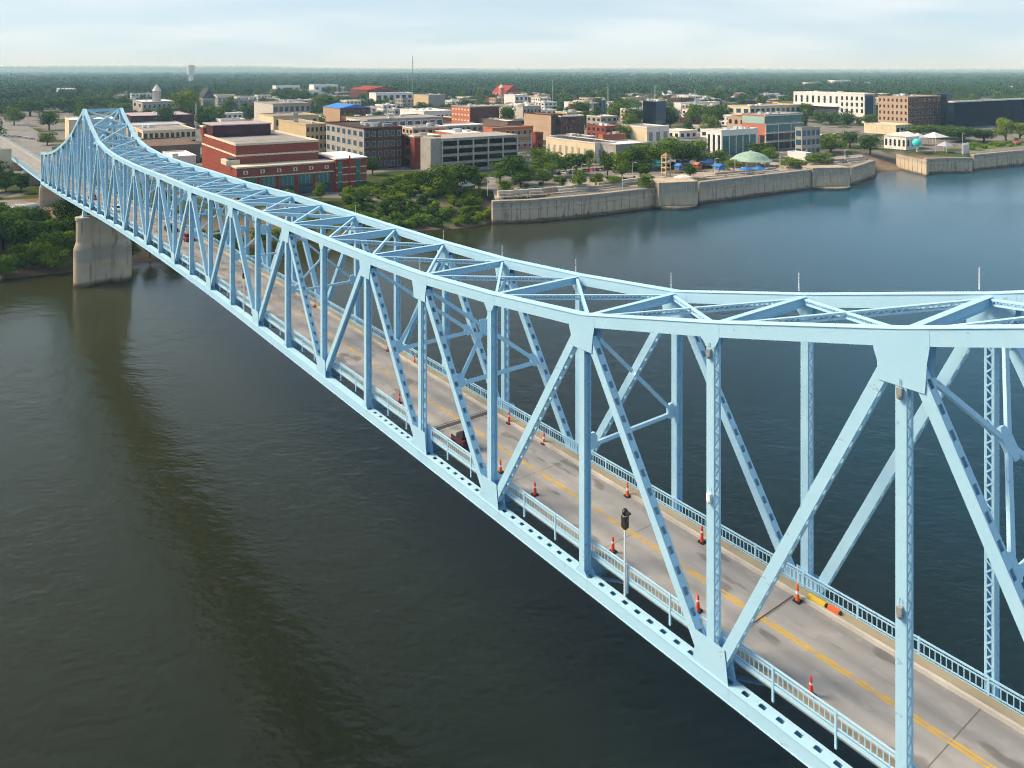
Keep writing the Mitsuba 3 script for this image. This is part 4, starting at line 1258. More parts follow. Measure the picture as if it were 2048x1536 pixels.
for i, (xa, xb, xc_, ya, yb_, lab) in enumerate(((545, 552, 600, 172, 186, 'white flat roofed building in the trees left of the white drum roof'), (618, 628, 676, 170, 188, 'round-looking white block in the trees above the grey office'),
                                            (565, 575, 640, 182, 197, 'long white low block below the white buildings in the trees'), (1128, 1138, 1180, 205, 222, 'white silo-like plant building left of the riverfront tower'),
                                            (1240, 1250, 1292, 196, 216, 'tan building with pale roof behind the dark blue tower'), (1345, 1362, 1440, 207, 224, 'cluster of white machines on a flat roof among trees'),
                                            (1520, 1530, 1560, 188, 200, 'small pale green-roofed block behind the long cream hall'), (1068, 1076, 1100, 190, 212, 'tan house with white roof right of the church'))):
    block('white_block', lab, xa, xb, xc_, ya, yb_, 'white_wall' if i not in (4, 7) else 'tan_wall', 'white_roof', nf=(4, 1), fx=.5, units=3)
rf = np.random.default_rng(23)
FW = [('dark_brick', 'dark_roof', 'dark brown brick'), ('tan_brick', 'grey_roof', 'tan brick'), ('white_wall', 'white_roof', 'white walled'), ('grey_wall', 'white_roof', 'grey walled'), ('red_brick', 'mauve_roof', 'red brick'), ('cream_wall', 'white_roof', 'cream walled'), ('grey_wall', 'dark_roof', 'dark roofed grey'), ('white_wall', 'grey_roof', 'grey roofed white')]
n = 0
for tries in range(4200):
    if n >= 170:
        break
    x, y = rf.uniform(400, 1560), 205 + 95 * rf.random() ** 1.4
    if tries % 3 == 0:
        x, y = rf.uniform(200, 1900), rf.uniform(196, 226)
    q = at(x, y)
    W_, L_ = rf.uniform(12, 34), rf.uniform(12, 26)
    fp = Polygon([tuple((q + G1 * a + G2 * b)[:2]) for a, b in ((-1, -1), (L_ + 1, -1), (L_ + 1, W_ + 1), (-1, W_ + 1))])
    if any(fp.intersects(g) for g in FOOT) or not LAND.contains(fp) or (x < 110 and y > 230) or q[1] < 470:
        continue
    wm, rm, nm = FW[int(rf.integers(8))]
    st = int(rf.choice([1, 1, 2, 2, 3]))
    h = 3.6 * st + rf.uniform(.5, 2)
    best = min(NEAR, key=lambda e: np.linalg.norm(e[0][:2] - q[:2]))
    lab = f'{nm} ' + {1: 'one', 2: 'two', 3: 'three'}[st] + '-storey shop ' + ('left of' if x < 1024 + F * best[0][0] / best[0][1] else 'right of') + ' the ' + ' '.join(best[1].split()[:7])
    while any(v.get('label') == lab for v in labels.values()):
        lab = 'further ' + lab
    xr = 1024 + F * (q + G2 * W_)[0] / (q + G2 * W_)[1]
    xl = 1024 + F * (q + G1 * L_)[0] / (q + G1 * L_)[1]
    block('shop_building', lab, xl, x, xr, y - h * F / q[1], y, wm, rm, (max(1, int(L_ / 5)), st), (max(2, int(W_ / 4.5)), st), fx=.5, fz=.5, units=int(rf.integers(0, 5)), trim=str(rf.choice(['white_trim', wm, 'cream_trim'])))
    NEAR.pop()
    n += 1
# water tank, mast, silo
t = thing('water_tower', 'white water tower standing above the tree line on the left', 'water tower')
q = at(382, 172)
put('shaft', MB().tube(q, q + UP * 40, 6, n=12), 'white_paint', t)
put('tank', MB().tube(q + UP * 34, q + UP * 60, 11, n=18), 'white_paint', t, smooth=35)
put('cap', MB().tube(q + UP * 60, q + UP * 62, 11.4, 5, 18), 'grey_roof', t)
t = thing('radio_mast', 'tall thin grey lattice mast rising above the horizon', 'mast')
q = at(825, 208)
hm = (208 - 113) * q[1] / F
m = MB()
for i in range(3):
    o = V(math.cos(i * 2.094), math.sin(i * 2.094), 0) * .62
    m.tube(q + o, q + o * .8 + UP * hm, .2, .16, 5)
    for j in range(30):
        o2 = V(math.cos((i + 1) * 2.094), math.sin((i + 1) * 2.094), 0) * .6
        m.tube(q + o * .9 + UP * hm * j / 30, q + o2 * .9 + UP * hm * (j + 1) / 30, .1, n=4, cap=False)
put('lattice', m, 'grey_metal', t)
put('antenna', MB().tube(q + UP * hm, q + UP * (hm + 4), .2, .08, 5), 'white_paint', t)
for x, yt_, yb_, w, mat, lab in ((1208, 200, 240, 6, 'glass_blue', 'blue silo beside a white pole left of the dark blue tower'), (1183, 205, 236, 5, 'white_wall', 'white silo with a ladder left of the blue silo')):
    t = thing('silo', lab, 'silo')
    q = at(x, yb_); r = w * q[1] / F / 1.2; h = (yb_ - yt_) * q[1] / F
    put('shell', MB().tube(q, q + UP * h, r, n=14), mat, t, smooth=35)
    put('cap', MB().tube(q + UP * h, q + UP * (h + r * .6), r, r * .2, 14), 'grey_metal', t)
    put('ladder', MB().box(q + UP * h / 2 - G1 * (r + .2), G2 * .3, G1 * .1, UP * h / 2), 'grey_metal', t)

# riverfront pavilion, playground, tents
t = thing('domed_pavilion', 'round pavilion with a pale green domed roof on the riverfront', 'pavilion')
q = at(1502, 332)
R_ = 40 * q[1] / F
put('roof', MB().lathe(q, [(R_ + .5, 3.1), (R_ * .93, 3.8), (R_ * .70, 5.6), (R_ * .40, 6.9), (R_ * .12, 7.5), (.1, 8.3)], 16), 'green_roof', t)
for i in range(12):
    a = i * math.pi / 6
    put('column', MB().tube(q + V(math.cos(a), math.sin(a), 0) * R_ * .9, q + V(math.cos(a), math.sin(a), 0) * R_ * .9 + UP * 3.2, .16, n=8), 'white_trim', t)
put('floor', MB().tube(q, q + UP * .25, R_, n=24), 'pale_concrete', t)
put('drum', MB().tube(q + UP * .25, q + UP * 3.0, R_ * .45, n=16), 'cream_wall', t)


def tent(x, yb, w, h, mat, label, name='canopy', cat='canopy'):
    t = thing(name, label, cat)
    q = at(x, yb); W = w * q[1] / F / 2; H = h * q[1] / F
    s = [q + G1 * a * W * .7 + G2 * b * W + UP * H * .62 for a, b in ((-1, -1), (1, -1), (1, 1), (-1, 1))]
    m = MB(); a = q + UP * H
    for i in range(4):
        m.prism([s[i], s[(i + 1) % 4], a], UP * 0.08)
    put('cover', m, mat, t)
    for p in s:
        put('pole', MB().tube(V(p[0], p[1], q[2]), p + UP * .02, .09, n=6), 'white_trim', t)


tent(1492, 348, 26, 15, 'blue_tarp', 'left one of two bright blue awnings below the domed pavilion')
tent(1517, 347, 26, 15, 'blue_tarp', 'right one of two bright blue awnings below the domed pavilion')
tent(1366, 363, 34, 14, 'white_roof', 'low white awning above the square bastion')
tent(1836, 290, 34, 24, 'white_roof', 'white peaked tent roof beside the turquoise dome')
tent(1868, 290, 48, 26, 'white_roof', 'large white tent roof right of the turquoise dome')
tent(1890, 305, 30, 22, 'silver', 'grey sail roof above the promontory wall')
tent(933, 384, 30, 22, 'white_roof', 'pale shelter roof on posts among the trees left of the flood wall', 'shelter', 'shelter')
t = thing('turquoise_dome', 'turquoise ball-shaped canopy on a post by the boat ramp', 'canopy')
q = at(1834, 304); r = 9 * q[1] / F
put('canopy', MB().lathe(q, [(r * .25, r * 1.3), (r * .85, r * 1.5), (r, r * 2), (r * .9, r * 2.5), (r * .6, r * 2.85), (.05, r * 3)], 16), 'turquoise', t, smooth=60)
put('post', MB().tube(q, q + UP * r * 1.5, .25, n=8), 'white_paint', t)
t = thing('steel_cylinders', 'group of tall silver cylinders on the promontory wall', 'sculpture')
q = at(1931, 308)
for i in range(4):
    put('cylinder', MB().tube(q + G2 * (i - 1.5) * 1.7, q + G2 * (i - 1.5) * 1.7 + UP * (5.5 + (i % 2)), .75, n=10), 'silver', t)
t = thing('orange_slide', 'orange-red ribbed play tunnel near the right edge', 'play tunnel')
q = at(2034, 290)
for i in range(6):
    put('ring', MB().tube(q + G2 * (i * 1.25 - 3.6) + UP * 1.3, q + G2 * (i * 1.25 - 2.6) + UP * 1.3, 1.3, n=12), 'coral_wall', t)
# playground
t = thing('play_tower', 'pale wooden climbing tower left of the blue playground', 'play tower')
q = at(1332, 352); h = 40 * q[1] / F
for a in (-1, 1):
    for b in (-1, 1):
        put('post', MB().box(q + G1 * a * 1.4 + G2 * b * 1.4 + UP * h / 2, G1 * .2, G2 * .2, UP * h / 2), 'pale_wood', t)
for i in range(4):
    put('platform', MB().box(q + UP * h * (i + .7) / 4, G1 * 1.7, G2 * 1.7, UP * .18), 'pale_wood', t)
put('roof', MB().tube(q + UP * h, q + UP * (h + 1.6), 2.6, .2, 4), 'wood', t)
PG = [(1365, 330, 22, 'blue_tarp', 'blue box roofed play house at the left of the playground'), (1358, 345, 14, 'blue_tarp', 'small blue play house in front of the larger one'), (1412, 334, 26, 'blue_tarp', 'tall blue play house with an orange top'),
      (1438, 345, 20, 'blue_tarp', 'blue play wall at the right end of the playground'), (1315, 338, 18, 'turquoise', 'turquoise play house left of the climbing tower'), (1395, 342, 14, 'orange_wall', 'brown and orange play bridge house')]
for x, y, w, mat, lab in PG:
    t = thing('play_house', lab, 'play house')
    q = at(x, y); W = w * q[1] / F / 2
    for a in (-1, 1):
        for b in (-1, 1):
            put('post', MB().box(q + G1 * a * W * .7 + G2 * b * W * .9 + UP * 1.6, G1 * .12, G2 * .12, UP * 1.6), 'wood', t)
    put('platform', MB().box(q + UP * 1.4, G1 * W * .8, G2 * W, UP * .12), 'wood', t)
    put('wall', MB().box(q + UP * 2.1 - G1 * W * .78, G1 * .1, G2 * W * .95, UP * .58), mat, t)
    put('side_wall', MB().box(q + UP * 2.1 - G2 * W * .93, G1 * W * .66, G2 * .08, UP * .58), mat, t)
    put('roof', MB().prism([q - G1 * W - G2 * W * 1.1 + UP * 3.2, q - G1 * W + G2 * W * 1.1 + UP * 3.2, q - G1 * W + UP * 4.4], G1 * W * 2), mat, t)
    put('slide', MB().bar(q + UP * 1.5 - G1 * W * .8, q - G1 * (W * .8 + 3) + UP * .2, G2, .8, .1), 'yellow_wall' if w > 18 else 'orange_wall', t)

# lamp posts and light poles
for i, (x, yb_, h) in enumerate(((1163, 372, 9), (1145, 370, 8), (1190, 366, 8), (1022, 372, 7), (1265, 362, 8), (1430, 352, 8), (1470, 346, 8), (1560, 338, 8), (1610, 332, 8), (1690, 326, 7), (975, 392, 7), (1725, 300, 12), (1800, 292, 10), (1925, 300, 10), (1245, 378, 6), (392, 260, 22), (1216, 235, 32), (1310, 240, 34), (1390, 240, 30), (1105, 212, 34))):
    t = thing('street_lamp', 'slim pale lamp post on the riverfront' if h < 15 else 'tall light pole among the town roofs', 'street lamp', 'lamp posts on the riverfront' if h < 15 else 'tall light poles in the town')
    q = at(x, yb_)
    put('pole', MB().tube(q, q + UP * h, .13 if h < 15 else .35, .08 if h < 15 else .25, 6), 'white_trim', t)
    put('arm', MB().bar(q + UP * h, q + UP * (h + .2) + G2 * 1.6, UP, .1, .1), 'white_trim', t)
    put('lamp_head', MB().box(q + UP * (h + .12) + G2 * 1.8, G2 * .5, G1 * .22, UP * .1), 'white_trim', t)
# white boat trailer load on the left bank, picnic tables
t = thing('covered_boat', 'boat under a pale cover on the bare bank left of the pier', 'boat')
q = at(52, 420, 8.03)
put('hull', MB().hexa([q + G2 * a * 3.6 + G1 * b * 1.0 + UP * .2 for a, b in ((-1, -1), (1, -.5), (1, .5), (-1, 1))] + [q + G2 * a * 4.2 + G1 * b * 1.5 + UP * 1.3 for a, b in ((-1, -1), (1, -.4), (1, .4), (-1, 1))]), 'silver', t)
put('cover', MB().hexa([q + G2 * a * 4.2 + G1 * b * 1.5 + UP * 1.3 for a, b in ((-1, -1), (1, -.4), (1, .4), (-1, 1))] + [q + G2 * a * 3.4 + G1 * b * .5 + UP * 2.1 for a, b in ((-1, -1), (1, -.4), (1, .4), (-1, 1))]), 'white_wall', t)
r = np.random.default_rng(5)
# parked cars and benches
k = 0
spots = [((700, 396), (960, 368), 18), ((1060, 356), (1180, 342), 8), ((1240, 346), (1410, 318), 10), ((1560, 318), (1640, 312), 6), ((10, 272), (70, 280), 5), ((1640, 272), (1700, 268), 7), ((1150, 345), (1240, 338), 6)]
for a, b, n in spots:
    for i in range(n):
        f = (i + r.uniform(.2, .8)) / n
        q = at(a[0] + (b[0] - a[0]) * f, a[1] + (b[1] - a[1]) * f)
        if any(g.contains(Point(q[0], q[1])) for g in FOOT):
            continue
        car('parked_car', 'car parked along the streets behind the riverfront', q + UP * .03, G2 if r.random() < .6 else G1, CARP[int(r.integers(7))], 'parked cars behind the riverfront', r.random() < .4)
for i in range(26):
    f = i / 26
    p0, p1 = (V(1000, 400), V(1310, 366)) if i < 16 else (V(1410, 356), V(1610, 337))
    f = i / 16 if i < 16 else (i - 16) / 10
    q = at(*(p0 + (p1 - p0) * f + V(0, r.uniform(-5, 2))))
    t = thing('bench', 'small bench on the riverfront paving above the flood wall', 'bench', 'benches along the promenade')
    put('seat', MB().box(q + UP * .45, G2 * .9, G1 * .24, UP * .04), 'pale_wood', t)
    put('backrest', MB().box(q + UP * .75 + G1 * .24, G2 * .9, G1 * .04, UP * .2), 'pale_wood', t)
    for s in (-.7, .7):
        put('leg', MB().box(q + UP * .2 + G2 * s, G2 * .05, G1 * .2, UP * .2), 'grey_metal', t)

# terrace steps of tan stone above the flood wall
def terrace(label, pix, steps):
    t = thing('terrace_steps', label, 'steps')
    pts = [at(x, y) for x, y in pix]
    for a, b in zip(pts[:-1], pts[1:]):
        d = unit(b - a); inn = V(-d[1], d[0], 0); L = np.linalg.norm(b - a)
        for i in range(steps):
            n = max(1, int(L / 6))
            for j in range(n):
                if r.random() < .12:
                    continue
                c = a + d * L * (j + .5) / n + inn * (i * 1.5 + r.uniform(-.1, .1))
                put('stone_block', UNIT, 'concrete' if r.random() < .5 else 'pale_concrete', t, to_world=unit_at(c + UP * (.25 + i * .45), d * (L / n - .25), inn * 1.3, UP * (.5 + i * .9)))


terrace('stepped tan stone terrace above the nearest flood wall', ((1000, 396), (1090, 390), (1180, 381), (1300, 366)), 3)
terrace('stepped grey stone terrace between the two bastions', ((1410, 354), (1500, 346), (1610, 336)), 2)
terrace('stepped stone terrace above the second bastion', ((1640, 332), (1740, 322)), 3)
# planters and low hedge boxes on the promenade
for i in range(22):
    x = r.uniform(1010, 1310) if i < 13 else r.uniform(1420, 1700)
    y = (401 - (x - 1000) * .115 if i < 13 else 352 - (x - 1420) * .10) - r.uniform(3, 14)
    q = at(x, y); s = r.uniform(.8, 2.2)
    t = thing('planter', 'stone planter box with low plants on the promenade', 'planter', 'planters on the promenade')
    put('box', MB().box(q + UP * .3, G2 * s, G1 * .7, UP * .3), 'pale_concrete', t)
    m = MB()
    for j in range(60):
        p = q + G2 * r.uniform(-s, s) * .9 + G1 * r.uniform(-.6, .6) + UP * r.uniform(.55, 1.1)
        a, b = unit(r.normal(size=3)), unit(r.normal(size=3))
        m.raw([p - a * .2, p + b * .2, p + a * .2, p - b * .2], [[0, 1, 2, 3]])
    put('plants', m, 'leaf_light', t)

# ---------------------------------------------------------------- trees
def crown_mesh(seed, n_leaf, h, w, size, trunk_frac=.28, lobes=9, upright=.35):
    """Leaf faces spread through the volume of several uneven lobes; returns crown and trunk."""
    g = np.random.default_rng(seed)
    z0 = h * trunk_frac
    lob = []
    for i in range(lobes):
        a = g.uniform(0, 2 * math.pi); rr = w * .5 * g.uniform(.15, .62) * (0 if i == 0 else 1)
        zz = z0 + (h - z0) * (g.uniform(.22, .80) if i else .68)
        s = w * g.uniform(.20, .34) * (1.15 - .35 * (zz - z0) / (h - z0))
        lob.append((rr * math.cos(a), rr * math.sin(a), zz, s, s * g.uniform(.65, 1.0)))
    lob = np.array(lob)
    which = g.choice(len(lob), n_leaf, p=lob[:, 3] ** 2 / (lob[:, 3] ** 2).sum())
    d = g.normal(size=(n_leaf, 3)); d /= np.linalg.norm(d, axis=1, keepdims=True)
    rad = g.uniform(.55, 1.0, n_leaf) ** .6 * (1 + .22 * g.normal(size=n_leaf) * (g.random(n_leaf) < .25))
    L = lob[which]
    c = L[:, :3] + d * rad[:, None] * np.column_stack([L[:, 3], L[:, 3], L[:, 4]])
    keep = c[:, 2] > z0 * .75
    c, d = c[keep], d[keep]
    n = len(c)
    nrm = d * .8 + g.normal(size=(n, 3)) * .55 + np.array([0, 0, upright])
    nrm /= np.linalg.norm(nrm, axis=1, keepdims=True)
    a = np.cross(nrm, g.normal(size=(n, 3))); a /= np.linalg.norm(a, axis=1, keepdims=True)
    b = np.cross(nrm, a)
    s = size * g.uniform(.6, 1.35, n)[:, None]
    v = np.stack([c - a * s, c - b * s * .6, c + a * s, c + b * s * .6 + nrm * s * .12], 1).reshape(-1, 3)
    f = np.arange(n * 4).reshape(-1, 4)
    tr = MB().tube(V(0, 0, -.6), V(g.normal() * .1, g.normal() * .1, z0 * 1.1), w * .042, w * .03, 7)
    for i in range(min(6, lobes)):
        tr.tube(V(0, 0, z0 * .8), V(*lob[i, :3]) * V(.85, .85, 1), w * .02, w * .006, 5, cap=False)
    return (v, f), tr


LEAF = ['leaf_green', 'leaf_deep', 'leaf_light']
KIND = []
for i, (n, h, w, size, tf, lb, mat) in enumerate(((2600, 9.5, 8.5, .30, .2, 11, 'leaf_green'), (2600, 11, 9, .32, .22, 13, 'leaf_deep'), (2400, 8, 8.0, .28, .18, 10, 'leaf_light'), (2400, 12, 8, .30, .2, 12, 'leaf_green'), (2200, 9, 6.0, .27, .2, 9, 'leaf_deep'))):
    cm, tm = crown_mesh(100 + i, n, h, w, size, tf, lb)
    scene[f'tree_kind_{i}'] = {'type': 'shapegroup', 'crown': mikit.ply(cm, mat), 'trunk': mikit.ply(tm.mesh(), 'trunk_bark')}
    KIND.append((h, w))
# shrubs: no trunk to be seen
SHRUB = []
for i, (n, mat) in enumerate(((900, 'leaf_light'), (900, 'leaf_green'), (900, 'leaf_deep'))):
    cm, tm = crown_mesh(300 + i, n, 3.0, 4.4, .26, .05, 9)
    scene[f'shrub_kind_{i}'] = {'type': 'shapegroup', 'crown': mikit.ply(cm, mat), 'stem': mikit.ply(tm.mesh(), 'trunk_bark')}


def beside(q):
    best = min(NEAR, key=lambda e: np.linalg.norm(e[0][:2] - q[:2]))
    c = best[0]
    dx = (q[0] / q[1] - c[0] / c[1]) * F
    w = 'left of' if dx < -14 else 'right of' if dx > 14 else 'behind' if q[1] > c[1] else 'in front of'
    return w + ' the ' + ' '.join(best[1].split()[:8])


LOOK = ['rounded mid green tree', 'dark spreading tree', 'pale green low tree', 'tall green tree', 'slender dark tree']


def plant(name, kind, q, sx, sz, label, group, cat='tree'):
    key = key_for(name)
    a = random.uniform(0, 360)
    scene[key] = {'type': 'instance', 'g': {'type': 'ref', 'id': kind}, 'to_world': T().translate([float(x) for x in q]).rotate([0, 0, 1], a).scale([float(sx), float(sx), float(sz)])}
    labels[key] = {'label': label, 'category': cat, 'group': group}


def tree(x, yb, yt, w, kind, label, group, name='tree', jitter=True):
    q = at(x, yb)
    q[2] = ground_z(q[0], q[1])
    h = (yb - yt) * q[1] / F; wd = w * q[1] / F
    kh, kw = KIND[kind]
    plant(name, f'tree_kind_{kind}', q, wd / kw * 1.08, h / kh * 1.03, label, group)


RIV = [(790, 378, 350, 40), (816, 382, 340, 44), (850, 386, 340, 50), (888, 388, 328, 58), (930, 385, 317, 60), (958, 380, 345, 36), (1000, 366, 320, 52), (1030, 370, 308, 60), (1055, 358, 330, 46), (1042, 376, 340, 46), (1080, 344, 296, 48),
       (1105, 354, 300, 54), (1130, 346, 312, 46), (1086, 368, 338, 34), (1152, 350, 300, 44), (1178, 338, 300, 30), (1160, 380, 336, 40), (1215, 356, 305, 38), (1245, 358, 304, 44), (1262, 340, 288, 50), (1300, 336, 288, 64), (1330, 330, 278, 74),
       (1365, 334, 284, 64), (1395, 332, 280, 54), (1282, 358, 322, 44), (1290, 376, 336, 32), (1345, 318, 270, 50), (1425, 305, 283, 40), (1436, 328, 300, 40), (1520, 316, 282, 50), (1540, 322, 296, 36), (1468, 342, 318, 34), (1380, 356, 330, 30),
       (1010, 384, 356, 34), (1120, 372, 350, 30), (1195, 372, 346, 28), (1230, 372, 350, 32)]
for i, (x, b_, t_, w) in enumerate(RIV):
    kind = [0, 3, 1, 0, 4][i % 5]
    tree(x, b_, t_, w, kind, LOOK[kind] + ' ' + beside(at(x, b_)), 'riverfront park trees')
for x, b_, t_, w, lab in ((745, 350, 313, 38, 'green tree standing before the dark loft building'), (1640, 330, 305, 52, 'broad dense bush-like tree behind the second bastion'), (1662, 305, 268, 62, 'broad green tree row end right of the glass office'), (1700, 296, 262, 42, 'dark narrow tree beside the inlet street'),
                     (1740, 306, 264, 50, 'dark tree right above the boat ramp'), (1585, 336, 315, 50, 'wide low tree right of the domed pavilion'), (1540, 250, 228, 46, 'tree in front of the white hotel left part'), (1740, 248, 228, 34, 'tree at the foot of the white hotel corner'),
                     (95, 290, 264, 32, 'small round tree on the grey street left of the bridge tower'), (98, 260, 222, 44, 'dark tree beside the cream hall by the bridge tower'), (28, 250, 216, 34, 'tree at the far left over the street'), (372, 240, 183, 62, 'bright green tree right of the mansion'),
                     (1840, 270, 250, 50, 'left one of the broad trees before the brick hotel'), (1885, 278, 250, 80, 'broad dark tree mass below the brick hotel'), (1925, 285, 254, 84, 'wide dark tree in front of the navy hall'), (1968, 284, 258, 50, 'smaller dark tree in front of the navy hall'),
                     (2012, 282, 238, 40, 'bright upright young tree against the navy hall'), (2040, 278, 246, 44, 'bright green tree at the right edge of the picture')):
    tree(x, b_, t_, w, (2 if 'bright' in lab else 1 if 'dark' in lab else 0), lab, 'single town trees')
del_group = [k for k, v in labels.items() if v.get('group') == 'single town trees']
for k in del_group:
    labels[k].pop('group')
# dense wood on the left bank below the street
r = np.random.default_rng(11)
n = 0
while n < 62:
    x, y = r.uniform(-60, 152), r.uniform(486, 551)
    q = at(x, y, 3.0)
    gz = ground_z(q[0], q[1])
    if gz < .1:
        continue
    q[2] = gz
    s = r.uniform(.6, 1.0)
    plant('bank_tree', f'tree_kind_{int(r.choice([0, 1, 1, 3, 2]))}', q, s, s * .92, 'leafy tree in the dense wood on the left river bank', 'bank wood left of the pier')
    n += 1
for x, y, s in ((12, 398, .8), (42, 402, .75), (-10, 400, .9), (190, 470, .7), (225, 480, .6), (262, 492, .6), (300, 486, .6), (350, 478, .7), (400, 474, .7), (440, 470, .8), (480, 468, .7), (520, 462, .8), (560, 460, .75), (610, 452, .8), (650, 448, .7), (330, 440, .7), (430, 430, .8), (500, 425, .8), (580, 430, .8), (640, 420, .7)):
    q = at(x, y, 5.0); q[2] = ground_z(q[0], q[1])
    plant('bank_tree', f'tree_kind_{int(r.choice([0, 1, 3]))}', q, s, s, 'leafy tree on the bank under or beside the bridge', 'bank trees along the bridge')
# shrubs and weeds on the bank between the bridge and the flood wall
n = 0
while n < 230:
    x, y = r.uniform(690, 992), r.uniform(398, 458)
    if y > 462 - max(0, (985 - x)) * .05 or (x > 960 and y < 415):
        continue
    q = at(x, y, 4.0); gz = ground_z(q[0], q[1])
    if gz < .5:
        continue
    if r.random() < .35 and 770 < x < 900 and 415 < y < 432:
        continue
    q[2] = gz
    s = r.uniform(.6, 1.35)
    plant('shrub', f'shrub_kind_{int(r.choice([0, 0, 1, 1, 2]))}', q, s, s * r.uniform(.7, 1.1), 'green shrub on the weedy bank left of the flood wall', 'shrubs on the river bank', 'shrub')
    n += 1
for i in range(40):
    x = r.uniform(1000, 1320) if i < 24 else r.uniform(1560, 1740)
    y = (398 - (x - 1000) * .115 if i < 24 else 335 - (x - 1560) * .08) - r.uniform(2, 18)
    q = at(x, y)
    s = r.uniform(.35, .8)
    plant('shrub', f'shrub_kind_{int(r.integers(3))}', q, s, s * .8, 'low ornamental shrub in the riverfront park', 'park shrubs', 'shrub')
for i in range(26):
    x = r.uniform(1936, 2060); y = 302 - (x - 1940) * .09 - r.uniform(1, 14)
    q = at(x, y); s = r.uniform(.6, 1.3)
    plant('shrub', f'shrub_kind_{int(r.choice([0, 0, 1]))}', q, s, s * .8, 'light green shrub on the slope at the right edge', 'shrubs below the navy hall', 'shrub')
# street trees all over the town, houses between them
n = 0
FP = shapely.union_all(FOOT)
shapely.prepare(FP)
pick = [(430, 250, 44), (460, 262, 56), (500, 250, 34), (410, 262, 40), (1235, 240, 54), (1215, 272, 66), (1180, 262, 54), (1400, 244, 62), (1436, 244, 62), (1370, 240, 48), (575, 200, 84), (600, 212, 60), (690, 212, 52), (645, 222, 44), (1265, 262, 50), (1290, 286, 40), (700, 262, 40), (770, 225, 50), (1160, 240, 50), (1255, 228, 60), (1340, 262, 46), (1375, 276, 50), (1420, 270, 44), (330, 262, 40), (60, 232, 60), (85, 226, 60), (130, 224, 70), (175, 222, 70), (215, 216, 60), (240, 232, 50)]
cand = [(x, y, w) for x, y, w in pick] + [(r.uniform(-60, 2110), r.uniform(176, 300), 0) for _ in range(1500)]
for x, y, w in cand:
    if n >= 285:
        break
    if not w and y > 182 + 110 * r.random() ** 2.2:
        continue
    q = at(x, y)
    if FP.contains(Point(q[0], q[1])) or (x < 110 and y > 236) or not LAND.contains(Point(q[0], q[1])):
        continue
    s = w * q[1] / F / 9 if w else r.uniform(1.1, 2.0)
    kd = int(r.choice([1, 4, 0, 3, 1]))
    plant('town_tree', f'tree_kind_{kd}', q, s, min(s, 1.7) * r.uniform(.85, 1.1), LOOK[kd] + ' ' + beside(q), 'trees scattered through the town')
    n += 1
HM = [('white_wall', 'grey_roof'), ('white_wall', 'white_roof'), ('cream_wall', 'brown_roof'), ('tan_brick', 'dark_roof'), ('white_wall', 'mauve_roof'), ('red_brick', 'grey_roof')]
n = 0
while n < 90:
    x, y = r.uniform(-30, 2070), r.choice([r.uniform(163, 186), r.uniform(180, 215)])
    q = at(x, y)
    if FP.contains(Point(q[0], q[1])):
        continue
    a, b, h = r.uniform(10, 22), r.uniform(8, 14), r.uniform(5, 9)
    wm, rm = HM[int(r.integers(6))]
    t = thing('town_house', 'small pale house among the far trees of the town', 'house', 'far small houses among the trees')
    put('wall', UNIT, wm, t, to_world=unit_at(q + UP * h / 2, G1 * b, G2 * a, UP * h))
    c = q - G1 * (b / 2 + .5) - G2 * (a / 2 + .5) + UP * h
    put('roof', MB().prism([c, c + G1 * (b + 1), c + G1 * (b + 1) / 2 + UP * r.uniform(2, 4.5)], G2 * (a + 1)), rm, t)
    n += 1
# the far wood: patches of many crowns, out to several kilometres
for j in range(3):
    vs, fs, at0 = [], [], 0
    g = np.random.default_rng(500 + j)
    for i in range(26):
        cm, _ = crown_mesh(600 + 40 * j + i, 170, g.uniform(11, 17), g.uniform(11, 16), 1.25, .08, 8, 1.0)
        v = cm[0] + np.array([g.uniform(-45, 45), g.uniform(-45, 45), 0])
        vs.append(v); fs.append(cm[1] + at0); at0 += len(v)
    scene[f'forest_patch_{j}'] = {'type': 'shapegroup', 'crowns': mikit.ply((np.vstack(vs), np.vstack(fs)), 'leaf_forest')}
labels['forest'] = {'kind': 'stuff', 'label': 'far-off green woods stretching to the horizon'}
Yf, i = 1150.0, 0
while Yf < 9000:
    half = Yf * .70 + 80
    step = 88 + (Yf - 1150) * .012
    xx = -half
    while xx < half:
        xq, yq = xx + r.uniform(-25, 25), Yf + r.uniform(-25, 25)
        p_ = 0.45 + 0.55 * min(1, (Yf - 1150) / 900)
        if r.random() < p_ and not FP.intersects(Point(xq, yq).buffer(50)):
            i += 1
            s = r.uniform(.85, 1.2)
            scene[f'forest__{i:03d}'] = {'type': 'instance', 'g': {'type': 'ref', 'id': f'forest_patch_{int(r.integers(3))}'},
                                         'to_world': T().translate([float(xq), float(yq), 7.5]).rotate([0, 0, 1], float(r.uniform(0, 360))).scale([s, s, s * (1 + .25 * r.random())])}
        xx += step
    Yf += step * (1.0 if Yf < 2500 else 1.5 if Yf < 4500 else 2.4)
labels['distant_trees'] = {'kind': 'stuff', 'label': 'small clumps of trees between the far houses of the town'}
for j in range(2):
    vs, fs, at0 = [], [], 0
    g = np.random.default_rng(900 + j)
    for i in range(5):
        cm, _ = crown_mesh(950 + 10 * j + i, 420, g.uniform(8, 14), g.uniform(9, 14), .62, .12, 9)
        v = cm[0] + np.array([g.uniform(-13, 13), g.uniform(-13, 13), 0])
        vs.append(v); fs.append(cm[1] + at0); at0 += len(v)
    scene[f'clump_{j}'] = {'type': 'shapegroup', 'crowns': mikit.ply((np.vstack(vs), np.vstack(fs)), 'leaf_deep')}
FP2 = FP.buffer(11); shapely.prepare(FP2)
k = 0
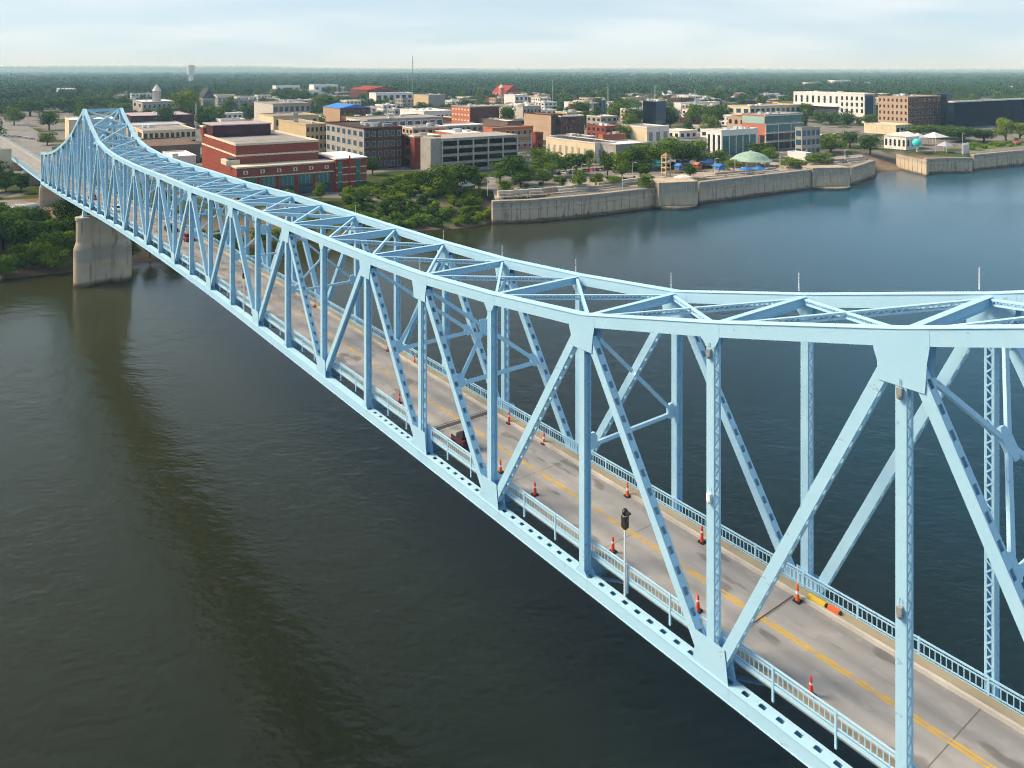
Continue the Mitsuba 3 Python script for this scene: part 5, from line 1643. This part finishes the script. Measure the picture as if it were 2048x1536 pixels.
for i in range(2400):
    yq = r.uniform(620, 1250); xq = r.uniform(-.72, .72) * yq
    if k >= 330 or yq < 700 or FP2.contains(Point(xq, yq)) or r.random() > .12 + .88 * (yq - 620) / 630 or (xq < -.5 * yq and yq < 800):
        continue
    k += 1
    scene[f'distant_trees__{k:03d}'] = {'type': 'instance', 'g': {'type': 'ref', 'id': f'clump_{int(r.integers(2))}'}, 'to_world': T().translate([float(xq), float(yq), 7.8]).rotate([0, 0, 1], float(r.uniform(0, 360))).scale(float(r.uniform(.8, 1.2)))}
for i in range(400):
    yq = r.uniform(260, 700); xq = -yq * .66 - r.uniform(8, 420)
    if r.random() < .5 or ground_z(xq, yq) < 5:
        continue
    k += 1
    scene[f'distant_trees__{k:03d}'] = {'type': 'instance', 'g': {'type': 'ref', 'id': f'clump_{int(r.integers(2))}'}, 'to_world': T().translate([float(xq), float(yq), 7.8]).rotate([0, 0, 1], float(r.uniform(0, 360))).scale(float(r.uniform(.8, 1.2)))}
# low rolling hills on the horizon
hx = np.linspace(-16000, 16000, 160)
v, f = [], []
for ring, (yy, hh) in enumerate(((9000, 0), (11500, 26), (14000, 40), (15500, 44))):
    for x in hx:
        v.append([x, yy, 6 + hh * (1 + 1.5 / (1 + math.exp((x + 1500) / 1800))) * (.45 + .9 * float(meshkit.fbm(np.array([[x * .00035 + 3, ring * .4, 0]]), 3, 2)[0]))])
for a in range(3):
    for b in range(len(hx) - 1):
        f.append([a * 160 + b, a * 160 + b + 1, (a + 1) * 160 + b + 1, (a + 1) * 160 + b])
struct('hills', (np.array(v), np.array(f)), 'leaf_forest', smooth=True)

# ---------------------------------------------------------------- air
HAZE = 0.000085
scene['air'] = {'type': 'homogeneous', 'albedo': {'type': 'rgb', 'value': [0.93, 0.955, 0.97]}, 'sigma_t': {'type': 'rgb', 'value': [HAZE * .62, HAZE, HAZE * 1.3]}}
scene['haze'] = {'type': 'cube', 'to_world': T().translate([0, 8200, 80]).scale([17500, 9200, 85]), 'bsdf': {'type': 'null'}, 'interior': {'type': 'ref', 'id': 'air'}}
labels['haze'] = {'kind': 'stuff'}
scene['camera']['medium'] = {'type': 'ref', 'id': 'air'}
